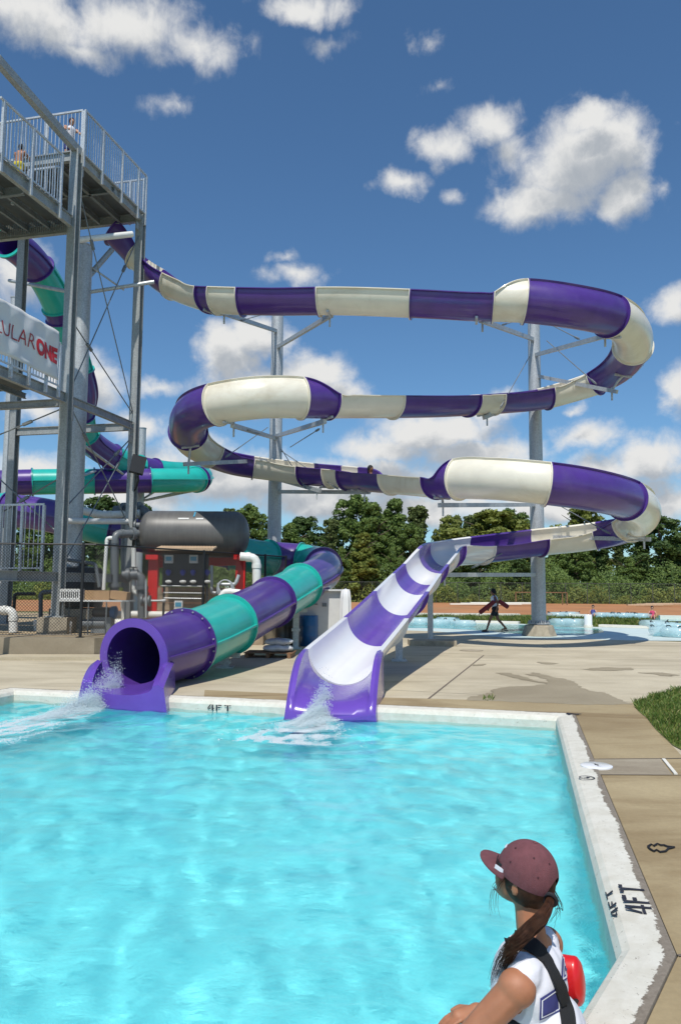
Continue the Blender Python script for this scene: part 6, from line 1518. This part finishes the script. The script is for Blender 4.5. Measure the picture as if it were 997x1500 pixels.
mb = MB(); mb.tube([G(*p_) + V((0, 0, .014)) for p_ in zz], .006, 6); t = obj('cord_loop', mb, MT['black'], None, True); tag(t, 'wavy dark cord loop lying on the tan deck at the right', 'cord')
mb = MB(); mb.bar(G(971, 1114) + V((0, 0, .014)), G(989, 1136) + V((0, 0, .014)), .03, .012); tag(obj('edge_trim', mb, MT['curbwhite']), 'short pale metal trim strip set in the deck beyond the skimmer lid', 'trim')
# drain grate rim on the concrete beside the flume
q = G(690, 953); mb = MB(); mb.torus((q.x, q.y, .008), .30, .015, 30, 6, squash=.4); mb.lathe((q.x, q.y, .005), [(.28, 0), (.28, .006)], 30); t = obj('drain_cover', mb, MT['concrete'], None); tag(t, 'round drain cover in the deck right of the flume pad', 'drain cover')
# ================================================================== SPLASHES
m, nt, b = newmat('splash_foam'); b.inputs['Base Color'].default_value = (.86, .95, .97, 1); b.inputs['Roughness'].default_value = .25; b.inputs['Alpha'].default_value = .42; MT['foam'] = m
OCT = np.array([[1,0,0],[-1,0,0],[0,1,0],[0,-1,0],[0,0,1],[0,0,-1]], float); OF = np.array([[0,2,4],[2,1,4],[1,3,4],[3,0,4],[2,0,5],[1,2,5],[3,1,5],[0,3,5]])
def drops(name, Pn, Rn, label):
    n = len(Pn); vs = (Pn[:, None, :] + OCT[None] * Rn[:, None, :]).reshape(-1, 3); fs = (OF[None] + (np.arange(n) * 6)[:, None, None]).reshape(-1, 3)
    me = np_mesh(name, vs, fs, MT['foam']); me.polygons.foreach_set('use_smooth', [True] * len(me.polygons)); o = link(name, me, None); tag(o, label, 'splash', kind='stuff'); return o
def splash(src, dirv, length, hgt, wid, n, label, seed):
    r2 = np.random.default_rng(seed); d_ = np.array([dirv.x, dirv.y, 0]); s_ = np.array([-dirv.y, dirv.x, 0]); sp = np.array([*src])
    t_ = r2.beta(1.2, 2.4, n); w_ = r2.normal(0, 1, n) * wid * (.35 + .9 * t_); prof = np.clip(1 - t_ * 1.3, 0.02, 1)
    z = np.abs(r2.normal(0, .42, n)) * hgt * prof * np.exp(-(w_ / (wid * 1.1)) ** 2)
    cl = 1 + .35 * np.sin(t_ * 19 + w_ * 25)
    Pn = sp + d_ * (t_ * length)[:, None] + s_ * w_[:, None]; Pn[:, 2] = PW + .008 + z * cl
    sz = r2.uniform(.0018, .0062, n); Rn = np.stack([sz * 1.3, sz * 1.3, sz * np.where(z < .02, .35, 1)], 1)
    # foam lying on the water further out
    m_ = n; t2_ = r2.uniform(0, 1.25, m_); w2 = r2.normal(0, 1, m_) * wid * (.5 + 1.1 * t2_); keep = sum(np.sin(t2_ * length * r2.normal(0, 9) + w2 * r2.normal(0, 16) + r2.uniform(0, 6.28)) for _ in range(14)) / 2.6 + r2.normal(0, .6, m_) > .35
    P2 = sp + d_ * (t2_ * length)[:, None] + s_ * w2[:, None]; P2[:, 2] = PW + .010; P2 = P2[keep]; s2 = r2.uniform(.004, .013, len(P2)); R2 = np.stack([s2 * 1.5, s2, s2 * .22], 1)
    return drops('splash', np.concatenate([Pn, P2]), np.concatenate([Rn, R2]), label)
splash(G(170, 1030, PW) + V((0.0, .15, 0)), V((-.27, -.96, 0)).normalized(), 2.7, .48, .15, 60000, 'white spray shooting out of the tube slide mouth', 1)
splash(G(478, 1050, PW) + V((0, .25, 0)), V((-.23, -.97, 0)).normalized(), 1.8, .38, .17, 50000, 'white spray at the foot of the open slide', 2)
# the pool water bends the sunlight on to the floor
sl.cycles.is_caustics_light = True
WATER.cycles.is_caustics_caster = True
for o in bpy.data.objects:
    if o.name in ('pool_floor', 'pool_basin', 'pool_coping'): o.cycles.is_caustics_receiver = True
